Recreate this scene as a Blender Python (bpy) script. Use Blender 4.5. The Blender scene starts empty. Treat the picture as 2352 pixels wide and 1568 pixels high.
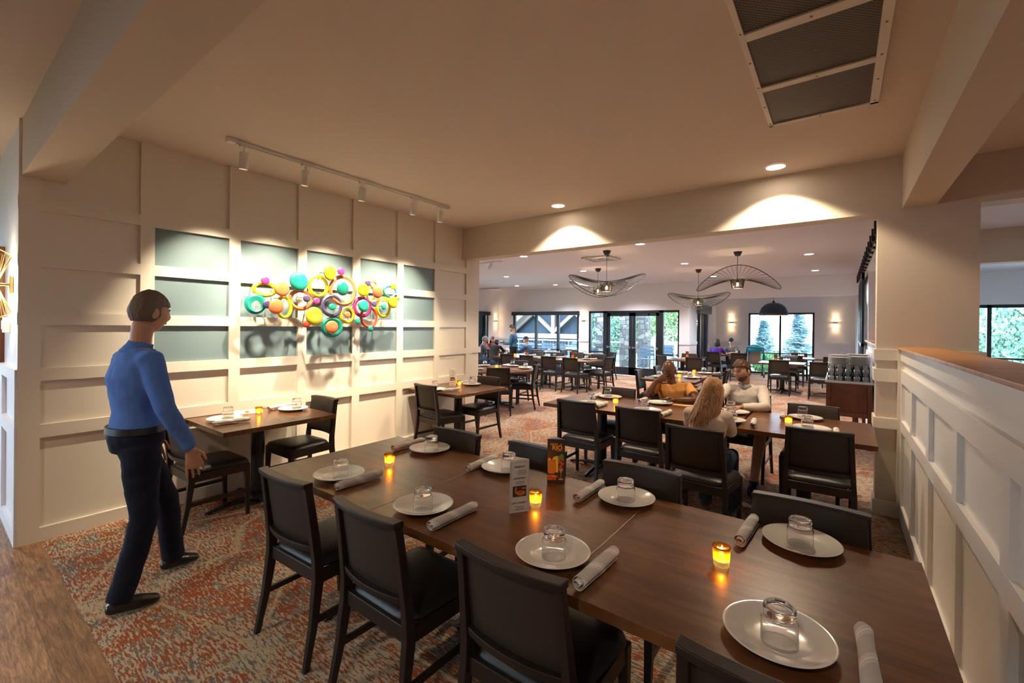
import bpy, bmesh, math, random
from mathutils import Vector, Matrix, Euler, noise
PI=math.pi; R=math.radians
SC=bpy.context.scene; COL=SC.collection
rnd=random.Random(7)
# ------------------------------------------------------------------ helpers
class MB:
    """collects geometry, then links it as one mesh object"""
    def __init__(s): s.v=[]; s.f=[]; s.sm=[]; s.mi=[]; s.cur=0
    def add(s,vs,fs,smooth=False,M=None):
        b=len(s.v)
        s.v+= [tuple(M@Vector(p)) for p in vs] if M is not None else [tuple(p) for p in vs]
        for f in fs: s.f.append([b+i for i in f]); s.sm.append(smooth); s.mi.append(s.cur)
        return s
    def box(s,x0,x1,y0,y1,z0,z1,M=None):
        x0,x1=min(x0,x1),max(x0,x1); y0,y1=min(y0,y1),max(y0,y1); z0,z1=min(z0,z1),max(z0,z1)
        v=[(x0,y0,z0),(x1,y0,z0),(x1,y1,z0),(x0,y1,z0),(x0,y0,z1),(x1,y0,z1),(x1,y1,z1),(x0,y1,z1)]
        return s.add(v,[(0,3,2,1),(4,5,6,7),(0,1,5,4),(1,2,6,5),(2,3,7,6),(3,0,4,7)],False,M)
    def cbox(s,c,d,M=None): return s.box(c[0]-d[0]/2,c[0]+d[0]/2,c[1]-d[1]/2,c[1]+d[1]/2,c[2]-d[2]/2,c[2]+d[2]/2,M)
    def prism(s,poly,a0,a1,axis='x',smooth=False,M=None):
        """extrude a 2-D polygon along an axis; poly coords are the two other axes in order"""
        n=len(poly); v=[]
        for a in (a0,a1):
            for p,q in poly:
                v.append({'x':(a,p,q),'y':(p,a,q),'z':(p,q,a)}[axis])
        f=[tuple(range(n-1,-1,-1)),tuple(range(n,2*n))]
        b=len(s.v); s.add(v,f,False,M)
        s.add(v,[(i,(i+1)%n,n+(i+1)%n,n+i) for i in range(n)],smooth,M)
        return s
    def tube(s,pts,rads,seg=12,right=None,cap=True,round_=False,smooth=True,M=None):
        """sweep an (elliptical) ring along pts; rads: float or (a,b), a measured along right"""
        pts=[Vector(p) for p in pts]; n=len(pts)
        if not isinstance(rads,(list,)): rads=[rads]*n
        rads=[(r,r) if not isinstance(r,(tuple,list)) else r for r in rads]
        T=[]
        for i in range(n):
            t=(pts[min(i+1,n-1)]-pts[max(i-1,0)])
            T.append(t.normalized() if t.length>1e-9 else Vector((0,0,1)))
        if round_:
            a0=max(rads[0]); a1=max(rads[-1]); P=[];RR=[];TT=[]
            for k in (1,2,3):
                t=math.cos(k*PI/8); q=math.sin(k*PI/8); P.append(pts[0]-T[0]*a0*t); RR.append((rads[0][0]*q,rads[0][1]*q)); TT.append(T[0])
            P+=pts; RR+=rads; TT+=T
            for k in (3,2,1):
                t=math.cos(k*PI/8); q=math.sin(k*PI/8); P.append(pts[-1]+T[-1]*a1*t); RR.append((rads[-1][0]*q,rads[-1][1]*q)); TT.append(T[-1])
            pts,rads,T=P,RR,TT; n=len(pts)
        rt=Vector(right) if right is not None else None
        v=[];prev=None
        for i in range(n):
            t=T[i]
            if rt is not None: u=rt-t*rt.dot(t)
            elif prev is not None: u=prev-t*prev.dot(t)
            else:
                u=Vector((1,0,0)) if abs(t.x)<.8 else Vector((0,1,0)); u=u-t*u.dot(t)
            if u.length<1e-6: u=t.orthogonal()
            u.normalize(); prev=u; w=t.cross(u)
            for k in range(seg):
                a=2*PI*k/seg; v.append(pts[i]+u*math.cos(a)*rads[i][0]+w*math.sin(a)*rads[i][1])
        f=[]
        for i in range(n-1):
            for k in range(seg):
                k2=(k+1)%seg; f.append((i*seg+k,i*seg+k2,(i+1)*seg+k2,(i+1)*seg+k))
        s.add(v,f,smooth,M)
        if cap: s.add(v,[tuple(range(seg-1,-1,-1)),tuple((n-1)*seg+k for k in range(seg))],False,M)
        return s
    def ring(s,c,R_,r,seg=48,rs=8,M=None,closed_pts=None):
        pts=closed_pts or [Vector((c[0]+R_*math.cos(2*PI*i/seg),c[1]+R_*math.sin(2*PI*i/seg),c[2])) for i in range(seg)]
        n=len(pts); v=[];f=[]
        for i in range(n):
            t=(pts[(i+1)%n]-pts[i-1]).normalized(); u=Vector((0,0,1)).cross(t)
            if u.length<1e-6: u=Vector((1,0,0))
            u.normalize(); w=t.cross(u)
            for k in range(rs):
                a=2*PI*k/rs; v.append(pts[i]+u*math.cos(a)*r+w*math.sin(a)*r)
        for i in range(n):
            j=(i+1)%n
            for k in range(rs): f.append((i*rs+k,i*rs+(k+1)%rs,j*rs+(k+1)%rs,j*rs+k))
        return s.add(v,f,True,M)
    def lathe(s,prof,seg=32,M=None,sx=1,sy=1):
        """prof: list of (r,z); r=0 ends become poles"""
        v=[];f=[];rows=[]
        for r,z in prof:
            if r<1e-7: rows.append([len(v)]); v.append((0,0,z))
            else:
                rows.append(list(range(len(v),len(v)+seg)))
                for k in range(seg): v.append((r*sx*math.cos(2*PI*k/seg),r*sy*math.sin(2*PI*k/seg),z))
        for a,b in zip(rows,rows[1:]):
            for k in range(seg):
                k2=(k+1)%seg
                if len(a)==1 and len(b)==1: continue
                if len(a)==1: f.append((a[0],b[k2],b[k]))
                elif len(b)==1: f.append((a[k],a[k2],b[0]))
                else: f.append((a[k],a[k2],b[k2],b[k]))
        return s.add(v,f,True,M)
    def ell(s,c,r,M=None,seg=20,rows=12):
        pr=[(math.sin(PI*i/rows),-math.cos(PI*i/rows)) for i in range(rows+1)]; pr[0]=(0,-1); pr[-1]=(0,1)
        L=Matrix.Translation(c)@Matrix.Diagonal((r[0],r[1],r[2],1))
        return s.lathe(pr,seg,(M@L) if M is not None else L)
    def build(s,name,mats,parent=None,bevel=0,bseg=2,loc=None,weld=False,local=False):
        me=bpy.data.meshes.new(name); me.from_pydata(s.v,[],s.f)
        for p,q,m in zip(me.polygons,s.sm,s.mi): p.use_smooth=q; p.material_index=m
        if not isinstance(mats,(list,tuple)): mats=[mats]
        for m in mats: me.materials.append(m)
        bm=bmesh.new(); bm.from_mesh(me)
        if weld: bmesh.ops.remove_doubles(bm,verts=bm.verts,dist=1e-5)
        bmesh.ops.recalc_face_normals(bm,faces=bm.faces)
        if bevel:
            bmesh.ops.remove_doubles(bm,verts=bm.verts,dist=1e-5)
            es=[e for e in bm.edges if len(e.link_faces)==2 and e.calc_face_angle(0)>R(32)]
            bmesh.ops.bevel(bm,geom=es,offset=bevel,segments=bseg,profile=.5,affect='EDGES',clamp_overlap=True)
        bm.to_mesh(me); bm.free()
        o=bpy.data.objects.new(name,me); COL.objects.link(o)
        if loc is not None: o.location=loc
        if parent is not None:
            o.parent=parent
            if not local and loc is None: o.matrix_parent_inverse=wmat(parent).inverted()
        return o
def wmat(o):
    M=Matrix.LocRotScale(o.location,o.rotation_euler,o.scale)
    return (wmat(o.parent)@o.matrix_parent_inverse@M) if o.parent else M
def tag(o,label=None,cat=None,group=None,kind=None):
    if label: o['label']=label
    if cat: o['category']=cat
    if group: o['group']=group
    if kind: o['kind']=kind
    return o
def thing(name,label,cat,loc=(0,0,0),rz=0,group=None):
    o=bpy.data.objects.new(name,None); COL.objects.link(o); o.empty_display_size=.05
    o.location=loc; o.rotation_euler=(0,0,rz); return tag(o,label,cat,group)
def struct(o,label=None): 
    o['kind']='structure'
    if label: o['label']=label
    return o
KIDS={}
def kids(o):
    if not KIDS:
        for c in bpy.data.objects:
            if c.parent: KIDS.setdefault(c.parent.name,[]).append(c)
    return KIDS.get(o.name,[])
def dup(o,loc=None,rz=None,label=None,group=None,parent=None):
    c=o.copy(); COL.objects.link(c)
    if parent is not None: c.parent=parent
    if loc is not None: c.location=loc
    if rz is not None: c.rotation_euler=(0,0,rz)
    if label: c['label']=label
    if group: c['group']=group
    for ch in [x for x in PROTO_KIDS.get(o.name,[])]: dup(ch,parent=c)
    return c
PROTO_KIDS={}
def proto(o):
    """remember the children of a finished thing so that dup() need not search"""
    def rec(p):
        ks=[c for c in bpy.data.objects if c.parent==p]; PROTO_KIDS[p.name]=ks
        for k in ks: rec(k)
    rec(o); return o
# ------------------------------------------------------------------ materials
def nm(name):
    m=bpy.data.materials.new(name); m.use_nodes=True; nt=m.node_tree; b=nt.nodes['Principled BSDF']
    return m,nt,b
def N(nt,t,**k):
    n=nt.nodes.new(t)
    for a,b in k.items():
        if a in n.inputs.keys() if hasattr(n.inputs,'keys') else False: n.inputs[a].default_value=b
        else: setattr(n,a,b)
    return n
def L(nt,a,b): nt.links.new(a,b)
def coords(nt,scale=(1,1,1),kind='Object',rot=(0,0,0),loc=(0,0,0)):
    tc=nt.nodes.new('ShaderNodeTexCoord'); mp=nt.nodes.new('ShaderNodeMapping')
    mp.inputs['Scale'].default_value=scale; mp.inputs['Rotation'].default_value=rot; mp.inputs['Location'].default_value=loc
    L(nt,tc.outputs[kind],mp.inputs['Vector']); return mp.outputs['Vector']
def wpos(nt,scale=(1,1,1),rot=(0,0,0)):
    g=nt.nodes.new('ShaderNodeNewGeometry'); mp=nt.nodes.new('ShaderNodeMapping'); mp.inputs['Scale'].default_value=scale; mp.inputs['Rotation'].default_value=rot
    L(nt,g.outputs['Position'],mp.inputs['Vector']); return mp.outputs['Vector']
def noise_n(nt,vec,scale,detail=4,rough=.55,dist=0):
    n=nt.nodes.new('ShaderNodeTexNoise'); n.inputs['Scale'].default_value=scale; n.inputs['Detail'].default_value=detail
    n.inputs['Roughness'].default_value=rough; n.inputs['Distortion'].default_value=dist; L(nt,vec,n.inputs['Vector']); return n
def ramp(nt,fac,stops,interp='LINEAR'):
    r=nt.nodes.new('ShaderNodeValToRGB'); r.color_ramp.interpolation=interp
    while len(r.color_ramp.elements)<len(stops): r.color_ramp.elements.new(.5)
    for e,(p,c) in zip(r.color_ramp.elements,stops): e.position=p; e.color=(*c,1) if len(c)==3 else c
    L(nt,fac,r.inputs['Fac']); return r.outputs['Color']
def mix(nt,a,b,fac,mode='MIX'):
    m=nt.nodes.new('ShaderNodeMix'); m.data_type='RGBA'; m.blend_type=mode
    for s,x in ((m.inputs[0],fac),(m.inputs[6],a),(m.inputs[7],b)):
        if isinstance(x,(int,float)): s.default_value=x
        elif isinstance(x,tuple): s.default_value=(*x,1) if len(x)==3 else x
        else: L(nt,x,s)
    return m.outputs[2]
def bump(nt,b,h,strength=.2,dist=.01):
    n=nt.nodes.new('ShaderNodeBump'); n.inputs['Strength'].default_value=strength; n.inputs['Distance'].default_value=dist
    L(nt,h,n.inputs['Height']); L(nt,n.outputs['Normal'],b.inputs['Normal'])
def plain(name,c,rough=.5,metal=0,spec=.5,bumpy=0,bscale=200,var=0,vscale=3,coat=0):
    m,nt,b=nm(name); b.inputs['Base Color'].default_value=(*c,1); b.inputs['Roughness'].default_value=rough
    b.inputs['Metallic'].default_value=metal; b.inputs['Specular IOR Level'].default_value=spec; b.inputs['Coat Weight'].default_value=coat
    if var or bumpy:
        v=coords(nt)
        if var:
            n=noise_n(nt,v,vscale,4); col=mix(nt,tuple(x*(1-var) for x in c),tuple(min(1,x*(1+var)) for x in c),n.outputs['Fac']); L(nt,col,b.inputs['Base Color'])
        if bumpy: n=noise_n(nt,v,bscale,3); bump(nt,b,n.outputs['Fac'],bumpy,.002)
    return m
def emis(name,c,s):
    m=bpy.data.materials.new(name); m.use_nodes=True; nt=m.node_tree; nt.nodes.clear()
    e=nt.nodes.new('ShaderNodeEmission'); e.inputs['Color'].default_value=(*c,1); e.inputs['Strength'].default_value=s
    o=nt.nodes.new('ShaderNodeOutputMaterial'); L(nt,e.outputs[0],o.inputs[0]); return m
def glassm(name,c=(1,1,1),rough=0,ior=1.46,bumpv=0):
    m,nt,b=nm(name); b.inputs['Base Color'].default_value=(*c,1); b.inputs['Transmission Weight'].default_value=1
    b.inputs['Roughness'].default_value=rough; b.inputs['IOR'].default_value=ior
    if bumpv:
        vo=nt.nodes.new('ShaderNodeTexVoronoi'); vo.feature='DISTANCE_TO_EDGE'; vo.inputs['Scale'].default_value=190; L(nt,coords(nt),vo.inputs['Vector'])
        bump(nt,b,vo.outputs['Distance'],bumpv,.004)
    return m
def panem(name,tint=(.93,.97,.98)):
    m=bpy.data.materials.new(name); m.use_nodes=True; nt=m.node_tree; nt.nodes.clear()
    t=nt.nodes.new('ShaderNodeBsdfTransparent'); t.inputs[0].default_value=(*tint,1)
    g=nt.nodes.new('ShaderNodeBsdfGlossy'); g.inputs['Roughness'].default_value=.02
    f=nt.nodes.new('ShaderNodeFresnel'); f.inputs['IOR'].default_value=1.35
    mx=nt.nodes.new('ShaderNodeMixShader'); o=nt.nodes.new('ShaderNodeOutputMaterial')
    L(nt,f.outputs[0],mx.inputs[0]); L(nt,t.outputs[0],mx.inputs[1]); L(nt,g.outputs[0],mx.inputs[2]); L(nt,mx.outputs[0],o.inputs[0]); return m
MAT={}
MAT['wainscot']=plain('wainscot_paint',(.76,.685,.575),.42,bumpy=.03,bscale=60)
MAT['wallpaint']=plain('wall_paint',(.60,.505,.41),.7,bumpy=.05,bscale=300)
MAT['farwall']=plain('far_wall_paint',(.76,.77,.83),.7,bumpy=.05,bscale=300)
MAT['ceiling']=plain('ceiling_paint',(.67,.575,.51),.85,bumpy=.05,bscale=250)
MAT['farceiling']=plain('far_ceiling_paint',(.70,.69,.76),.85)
MAT['slate']=plain('slate_blue_paint',(.18,.25,.268),.45,var=.08,vscale=2)
MAT['white_trim']=plain('white_trim_paint',(.80,.77,.73),.4)
MAT['black_frame']=plain('black_window_frame',(.012,.016,.022),.4)
MAT['pane']=panem('window_glass'); MAT['thin_glass']=panem('thin_tumbler_glass',(.985,.99,.99))
MAT['chairwood']=plain('espresso_wood',(.018,.0115,.009),.38,spec=.38,bumpy=.08,bscale=120,var=.25,vscale=20)
MAT['leather']=plain('black_leather',(.016,.014,.013),.36,bumpy=.25,bscale=420)
MAT['leatherback']=plain('brown_black_leather',(.034,.024,.017),.55,spec=.3,bumpy=.25,bscale=420)
MAT['iron']=plain('black_cast_iron',(.010,.010,.011),.38,metal=0,bumpy=.1,bscale=300)
MAT['ceramic']=plain('white_ceramic',(.78,.75,.70),.12,coat=.4)
MAT['glass']=glassm('clear_glass')
MAT['amber']=glassm('amber_crackle_glass',(1,.62,.12),.18,1.45,.8)
MAT['clearvot']=glassm('clear_crackle_glass',(1,.93,.78),.12,1.45,.8)
MAT['wax']=plain('white_wax',(.85,.78,.62),.5)
MAT['flame']=emis('candle_flame',(1,.74,.38),90)
MAT['candleglow']=emis('painted_lit_wax',(1,.42,.05),7)  # unused wax emission imitating the flame's light
MAT['lamp_warm']=emis('warm_lamp_disc',(1,.86,.68),14)
MAT['lamp_far']=emis('far_lamp_disc',(1,.90,.78),10)
MAT['bulb']=emis('filament_bulb',(1,.62,.28),25)
MAT['white_metal']=plain('white_enamel',(.72,.69,.63),.35)
MAT['brass']=plain('brushed_brass',(.72,.47,.16),.28,metal=1)
MAT['black_metal']=plain('black_metal',(.012,.012,.013),.4)
MAT['wire']=plain('black_wire',(.02,.017,.015),.5)
MAT['steel']=plain('grey_steel',(.35,.35,.36),.35,metal=.8)
MAT['dome']=plain('navy_enamel',(.02,.035,.055),.22)
MAT['copper']=plain('copper_lining',(.75,.25,.10),.35,metal=.6)
MAT['stainless']=plain('pale_stone_top',(.62,.58,.53),.25)
def m_carpet():
    m,nt,b=nm('distressed_carpet')
    def madd(x,kx,y,ky,c=0):
        p=nt.nodes.new('ShaderNodeMath'); p.operation='MULTIPLY_ADD'; L(nt,x,p.inputs[0]); p.inputs[1].default_value=kx; p.inputs[2].default_value=c
        q=nt.nodes.new('ShaderNodeMath'); q.operation='MULTIPLY_ADD'; L(nt,y,q.inputs[0]); q.inputs[1].default_value=ky; L(nt,p.outputs[0],q.inputs[2]); return q.outputs[0]
    big=noise_n(nt,wpos(nt,(1,1.3,1)),5.5,5,.62,1.6).outputs['Fac']; big2=noise_n(nt,wpos(nt,(1,1.3,1),(0,0,.8)),6.5,5,.62,1.4).outputs['Fac']
    reg=noise_n(nt,wpos(nt,(1,1,1)),1.4,3,.5,.5).outputs['Fac']
    s1=noise_n(nt,wpos(nt,(21,92,1),(0,0,.05)),1.0,4,.66,.25).outputs['Fac']; s2=noise_n(nt,wpos(nt,(24,100,1),(0,0,-.06)),1.2,4,.66,.25).outputs['Fac']; s3=noise_n(nt,wpos(nt,(17,74,1),(0,0,.14)),1.2,4,.64,.35).outputs['Fac']
    fine=noise_n(nt,wpos(nt,(1,1,1)),230,2,.6).outputs['Fac']
    base=mix(nt,(.30,.225,.155),(.19,.175,.15),ramp(nt,s2,[(.42,(0,0,0)),(.58,(1,1,1))]))
    gm=ramp(nt,madd(big2,1.0,s2,.8,-.40),[(.49,(0,0,0)),(.545,(1,1,1))]); c=mix(nt,base,(.15,.15,.142),gm)
    rm=ramp(nt,madd(big,1.1,s1,.75,-.40),[(.478,(0,0,0)),(.515,(1,1,1))]); c=mix(nt,c,mix(nt,(.27,.075,.034),(.38,.115,.050),s2),rm)
    cm=ramp(nt,madd(s3,1.25,reg,.45,-.335),[(.538,(0,0,0)),(.572,(1,1,1))]); c=mix(nt,c,(.50,.415,.30),cm)
    vor=nt.nodes.new('ShaderNodeTexVoronoi'); vor.inputs['Scale'].default_value=1.25; vor.feature='DISTANCE_TO_EDGE'; L(nt,wpos(nt,(1,1,1),(0,0,.3)),vor.inputs['Vector'])
    em=mix(nt,ramp(nt,vor.outputs['Distance'],[(.0,(1,1,1)),(.008,(1,1,1)),(.014,(0,0,0))]),ramp(nt,s1,[(.42,(0,0,0)),(.5,(1,1,1))]),1.0,'MULTIPLY')
    c=mix(nt,c,(.50,.38,.23),em)
    c=mix(nt,c,ramp(nt,fine,[(.3,(.62,.62,.62)),(.7,(1.3,1.3,1.3))]),.75,'MULTIPLY')
    L(nt,c,b.inputs['Base Color']); b.inputs['Roughness'].default_value=1; b.inputs['Specular IOR Level'].default_value=.06
    bump(nt,b,fine,.5,.005); return m
MAT['carpet']=m_carpet()
def m_planks(name,w,l,c1,c2,c3,rough,sc=(1,1,1),knots=True,rot=0):
    m,nt,b=nm(name)
    v=wpos(nt,(1,1,1),(0,0,rot))
    br=nt.nodes.new('ShaderNodeTexBrick'); br.offset=.37; br.inputs['Scale'].default_value=1; br.inputs['Brick Width'].default_value=l; br.inputs['Row Height'].default_value=w
    br.inputs['Mortar Size'].default_value=.0007 if knots else .0; br.inputs['Mortar Smooth'].default_value=0; br.inputs['Bias'].default_value=0
    br.inputs['Color1'].default_value=(0,0,0,1); br.inputs['Color2'].default_value=(1,1,1,1); br.inputs['Mortar'].default_value=(.5,.5,.5,1)
    L(nt,v,br.inputs['Vector'])
    g=noise_n(nt,wpos(nt,(4,60,4),(0,0,rot)),1.5,6,.7,.8); g2=noise_n(nt,wpos(nt,(2.2,9,1),(0,0,rot)),1.6,5,.65,1.5)
    base=ramp(nt,br.outputs['Color'],[(0,c1),(.5,c2),(1,c3)])
    c=mix(nt,base,ramp(nt,g.outputs['Fac'],[(.38,(.50,.45,.40)),(.62,(1.25,1.25,1.25))] if knots else [(.3,(.62,.58,.52)),(.7,(1.2,1.2,1.2))]),.85 if knots else .4,'MULTIPLY')
    c=mix(nt,c,ramp(nt,g2.outputs['Fac'],[(.40,(.62,.58,.52)),(.60,(1.22,1.18,1.12))]),.8 if knots else .5,'MULTIPLY')
    if knots:
        vo=nt.nodes.new('ShaderNodeTexVoronoi'); vo.inputs['Scale'].default_value=1; L(nt,wpos(nt,(2.2,5,1),(0,0,rot)),vo.inputs['Vector'])
        c=mix(nt,c,ramp(nt,vo.outputs['Distance'],[(.03,(.3,.26,.22)),(.12,(1,1,1))]),.9,'MULTIPLY')
    c=mix(nt,c,tuple(x*(.25 if knots else .6) for x in c1),br.outputs['Fac'])
    L(nt,c,b.inputs['Base Color']); b.inputs['Roughness'].default_value=rough
    bump(nt,b,g.outputs['Fac'],.08,.002)
    return m
MAT['hardwood']=m_planks('oak_floor_boards',.19,1.4,(.29,.155,.072),(.36,.195,.095),(.43,.245,.13),.42)
MAT['tablewood']=m_planks('walnut_stave_top',.046,.34,(.114,.046,.0150),(.145,.060,.0205),(.176,.076,.027),.28,knots=False)
MAT['oakcap']=m_planks('oak_cap_board',.3,3.0,(.46,.20,.065),(.50,.23,.08),(.54,.26,.10),.4,knots=False,rot=PI/2)
MAT['cherry']=m_planks('cherry_veneer',.6,3.0,(.17,.055,.022),(.19,.062,.026),(.21,.07,.03),.35,knots=False)
MAT['patio']=plain('pale_concrete',(.30,.30,.31),.9,var=.1,vscale=1)
MAT['lawn']=plain('mulch_and_grass',(.13,.15,.09),1,var=.4,vscale=2)
def m_napkin():
    m,nt,b=nm('striped_linen')
    v=coords(nt,(1,1,1))
    sx=nt.nodes.new('ShaderNodeSeparateXYZ'); L(nt,v,sx.inputs[0])
    # diagonal stripes: distance along the roll plus a twist with the angle around it
    at=nt.nodes.new('ShaderNodeMath'); at.operation='ARCTAN2'; L(nt,sx.outputs['Z'],at.inputs[0]); L(nt,sx.outputs['X'],at.inputs[1])
    tw=nt.nodes.new('ShaderNodeMath'); tw.operation='MULTIPLY_ADD'; tw.inputs[1].default_value=.020; L(nt,at.outputs[0],tw.inputs[0]); L(nt,sx.outputs['Y'],tw.inputs[2])
    sc=nt.nodes.new('ShaderNodeMath'); sc.operation='MULTIPLY_ADD'; sc.inputs[1].default_value=8; sc.inputs[2].default_value=20.2; L(nt,tw.outputs[0],sc.inputs[0])
    fr=nt.nodes.new('ShaderNodeMath'); fr.operation='FRACT'; L(nt,sc.outputs[0],fr.inputs[0])
    W=(.86,.83,.79); G=(.56,.53,.50)
    st=ramp(nt,fr.outputs[0],[(0,G),(.06,W),(.085,G),(.115,W),(.14,G),(.17,W),(.25,G),(.28,W),(.305,G),(.335,W),(.36,G)],'CONSTANT')
    n=noise_n(nt,v,900,2); L(nt,mix(nt,st,ramp(nt,n.outputs['Fac'],[(.3,(.85,.85,.85)),(.7,(1.08,1.08,1.08))]),.7,'MULTIPLY'),b.inputs['Base Color'])
    b.inputs['Roughness'].default_value=.9; bump(nt,b,n.outputs['Fac'],.3,.001); return m
MAT['napkin']=m_napkin()
def m_mesh():
    m,nt,b=nm('perforated_grille')
    w=nt.nodes.new('ShaderNodeTexChecker'); w.inputs['Scale'].default_value=1; L(nt,wpos(nt,(90,90,0)),w.inputs['Vector'])
    w.inputs['Color1'].default_value=(.13,.105,.085,1); w.inputs['Color2'].default_value=(.035,.028,.023,1)
    L(nt,w.outputs['Color'],b.inputs['Base Color']); b.inputs['Roughness'].default_value=.6; b.inputs['Metallic'].default_value=.2; return m
MAT['grille']=m_mesh()
def m_stone():
    m,nt,b=nm('stacked_stone')
    v=coords(nt,(1,1,1))
    vo=nt.nodes.new('ShaderNodeTexVoronoi'); vo.distance='CHEBYCHEV'; vo.inputs['Scale'].default_value=3.4; L(nt,coords(nt,(1,1,1.5)),vo.inputs['Vector'])
    ve=nt.nodes.new('ShaderNodeTexVoronoi'); ve.distance='CHEBYCHEV'; ve.feature='F2'; ve.inputs['Scale'].default_value=3.4; L(nt,coords(nt,(1,1,1.5)),ve.inputs['Vector'])
    d=nt.nodes.new('ShaderNodeMath'); d.operation='SUBTRACT'; L(nt,ve.outputs['Distance'],d.inputs[0]); L(nt,vo.outputs['Distance'],d.inputs[1])
    hs=ramp(nt,vo.outputs['Color'],[(.2,(.085,.08,.075)),(.5,(.13,.12,.11)),(.8,(.20,.19,.175))])
    c=mix(nt,(.04,.038,.036),hs,ramp(nt,d.outputs[0],[(.03,(0,0,0)),(.09,(1,1,1))]))
    L(nt,c,b.inputs['Base Color']); b.inputs['Roughness'].default_value=.95; return m
MAT['stone']=m_stone()
def m_leaf(name,c1,c2):
    m,nt,b=nm(name); n=noise_n(nt,wpos(nt),2.2,5,.7)
    L(nt,ramp(nt,n.outputs['Fac'],[(.35,c1),(.65,c2)]),b.inputs['Base Color']); b.inputs['Roughness'].default_value=.7
    b.inputs['Transmission Weight'].default_value=0; return m
MAT['leaf']=m_leaf('maple_leaves',(.08,.20,.08),(.27,.40,.15))
MAT['leaf_blue']=m_leaf('spruce_needles',(.13,.23,.27),(.27,.40,.44))
MAT['leaf_dark']=m_leaf('bush_leaves',(.08,.20,.14),(.20,.36,.25))
MAT['bark']=plain('bark',(.12,.09,.07),.9)
MAT['timber']=plain('timber_truss',(.22,.16,.155),.8)
MAT['barnside']=plain('dark_pavilion_siding',(.03,.045,.07),.8,var=.2)
MAT['shingle']=plain('pale_roof',(.33,.29,.30),.9)
MAT['patiometal']=plain('blue_grey_patio_metal',(.07,.11,.15),.5)
MAT['umbrella']=plain('umbrella_canvas',(.07,.09,.12),.9)
# ------------------------------------------------------------------ camera
cam_d=bpy.data.cameras.new('camera'); cam=bpy.data.objects.new('camera',cam_d); COL.objects.link(cam); SC.camera=cam
cam_d.sensor_width=36; cam_d.lens=15.503; cam_d.shift_y=-.01399; cam_d.clip_start=.03; cam_d.clip_end=300
rt=Vector((0.80277747,0.59619054,0.0102554)); dn=Vector((0.00944182,0.00448708,-0.99994536)); fw=Vector((-0.59620398,0.80283044,-0.002027))
cam.matrix_world=Matrix(((rt.x,-dn.x,-fw.x,0),(rt.y,-dn.y,-fw.y,0),(rt.z,-dn.z,-fw.z,1.6),(0,0,0,1)))
# ------------------------------------------------------------------ room shell
W=MAT
def S(mb,name,m,label=None,bevel=0,parent=None): return struct(mb.build(name,m,parent,bevel),label)
def holes(mb,axis,p0,p1,u0,u1,z0,z1,hs):
    """a wall slab between p0 and p1 on one axis, u along the other, with rectangular holes (u0,u1,z0,z1)"""
    us=sorted({u0,u1,*[h[0] for h in hs],*[h[1] for h in hs]}); zs=sorted({z0,z1,*[h[2] for h in hs],*[h[3] for h in hs]})
    for a,b in zip(us,us[1:]):
        zz=None
        for c,d in zip(zs,zs[1:]):
            if any(h[0]<=a and b<=h[1] and h[2]<=c and d<=h[3] for h in hs): continue
            if axis=='x': mb.box(p0,p1,a,b,c,d)
            else: mb.box(a,b,p0,p1,c,d)
    return mb
# floors
m=MB(); m.box(-12,6.2,.54,5.2,-.12,0); m.box(-11.4,6.2,5.2,14.1,-.12,0); m.box(-3.9,.6,14.1,17.7,-.12,0)
floor=S(m,'floor',W['carpet'],'rust, grey and beige distressed carpet of the dining rooms')
m=MB(); m.box(-12,6.2,-5.2,.54,-.12,-.0005); S(m,'floor_hardwood',W['hardwood'],'honey brown plank floor of the passage')
m=MB(); m.box(-4.85,.45,.62,5.0,3.095,3.2); S(m,'ceiling',W['ceiling'])
m=MB(); m.box(-12,6.2,-5.2,.45,3.03,3.2); S(m,'ceiling_hall',W['ceiling'])
m=MB(); m.box(.6,6.2,.45,5.0,3.0,3.2); S(m,'ceiling_right',W['ceiling'])
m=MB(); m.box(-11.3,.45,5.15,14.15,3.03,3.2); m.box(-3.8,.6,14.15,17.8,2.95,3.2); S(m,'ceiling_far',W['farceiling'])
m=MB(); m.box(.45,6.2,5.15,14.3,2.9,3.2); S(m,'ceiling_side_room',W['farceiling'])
# left wall with board-and-batten grid
YB=[(.418,.53),(1.095,1.19),(1.757,1.855),(2.42,2.515),(3.08,3.18),(3.738,3.838),(4.404,4.5),(5.065,5.2)]
ZR=[(0,.10),(.754,.85),(1.168,1.258),(1.575,1.665),(1.995,2.085),(2.405,2.495)]
m=MB(); m.box(-4.85,-4.679,.447,5.2,0,3.1)
for a,b in YB: m.box(-4.68,-4.65,a,b,0,3.095 if b<5 else 2.62)
for a,b in ZR: m.box(-4.68,-4.6505,.418,5.2,a,b)
wl=S(m,'wall_left',W['wainscot'],'cream wall of square board-and-batten panels')
m=MB()
for i in range(1,6):
    for j in (2,3,4): m.box(-4.6795,-4.6765,YB[i][1],YB[i+1][0],ZR[j][1],ZR[j+1][0])
S(m,'accent_panel',W['slate'],'slate blue painted panels behind the sculpture',parent=wl)
m=MB(); m.box(-4.92,-4.70,5.2,5.42,0,3.03); m.box(-4.95,-4.675,5.2,5.45,1.17,1.26); m.box(-4.95,-4.675,5.2,5.45,0,.12); S(m,'trim_1',W['wainscot'])
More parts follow.
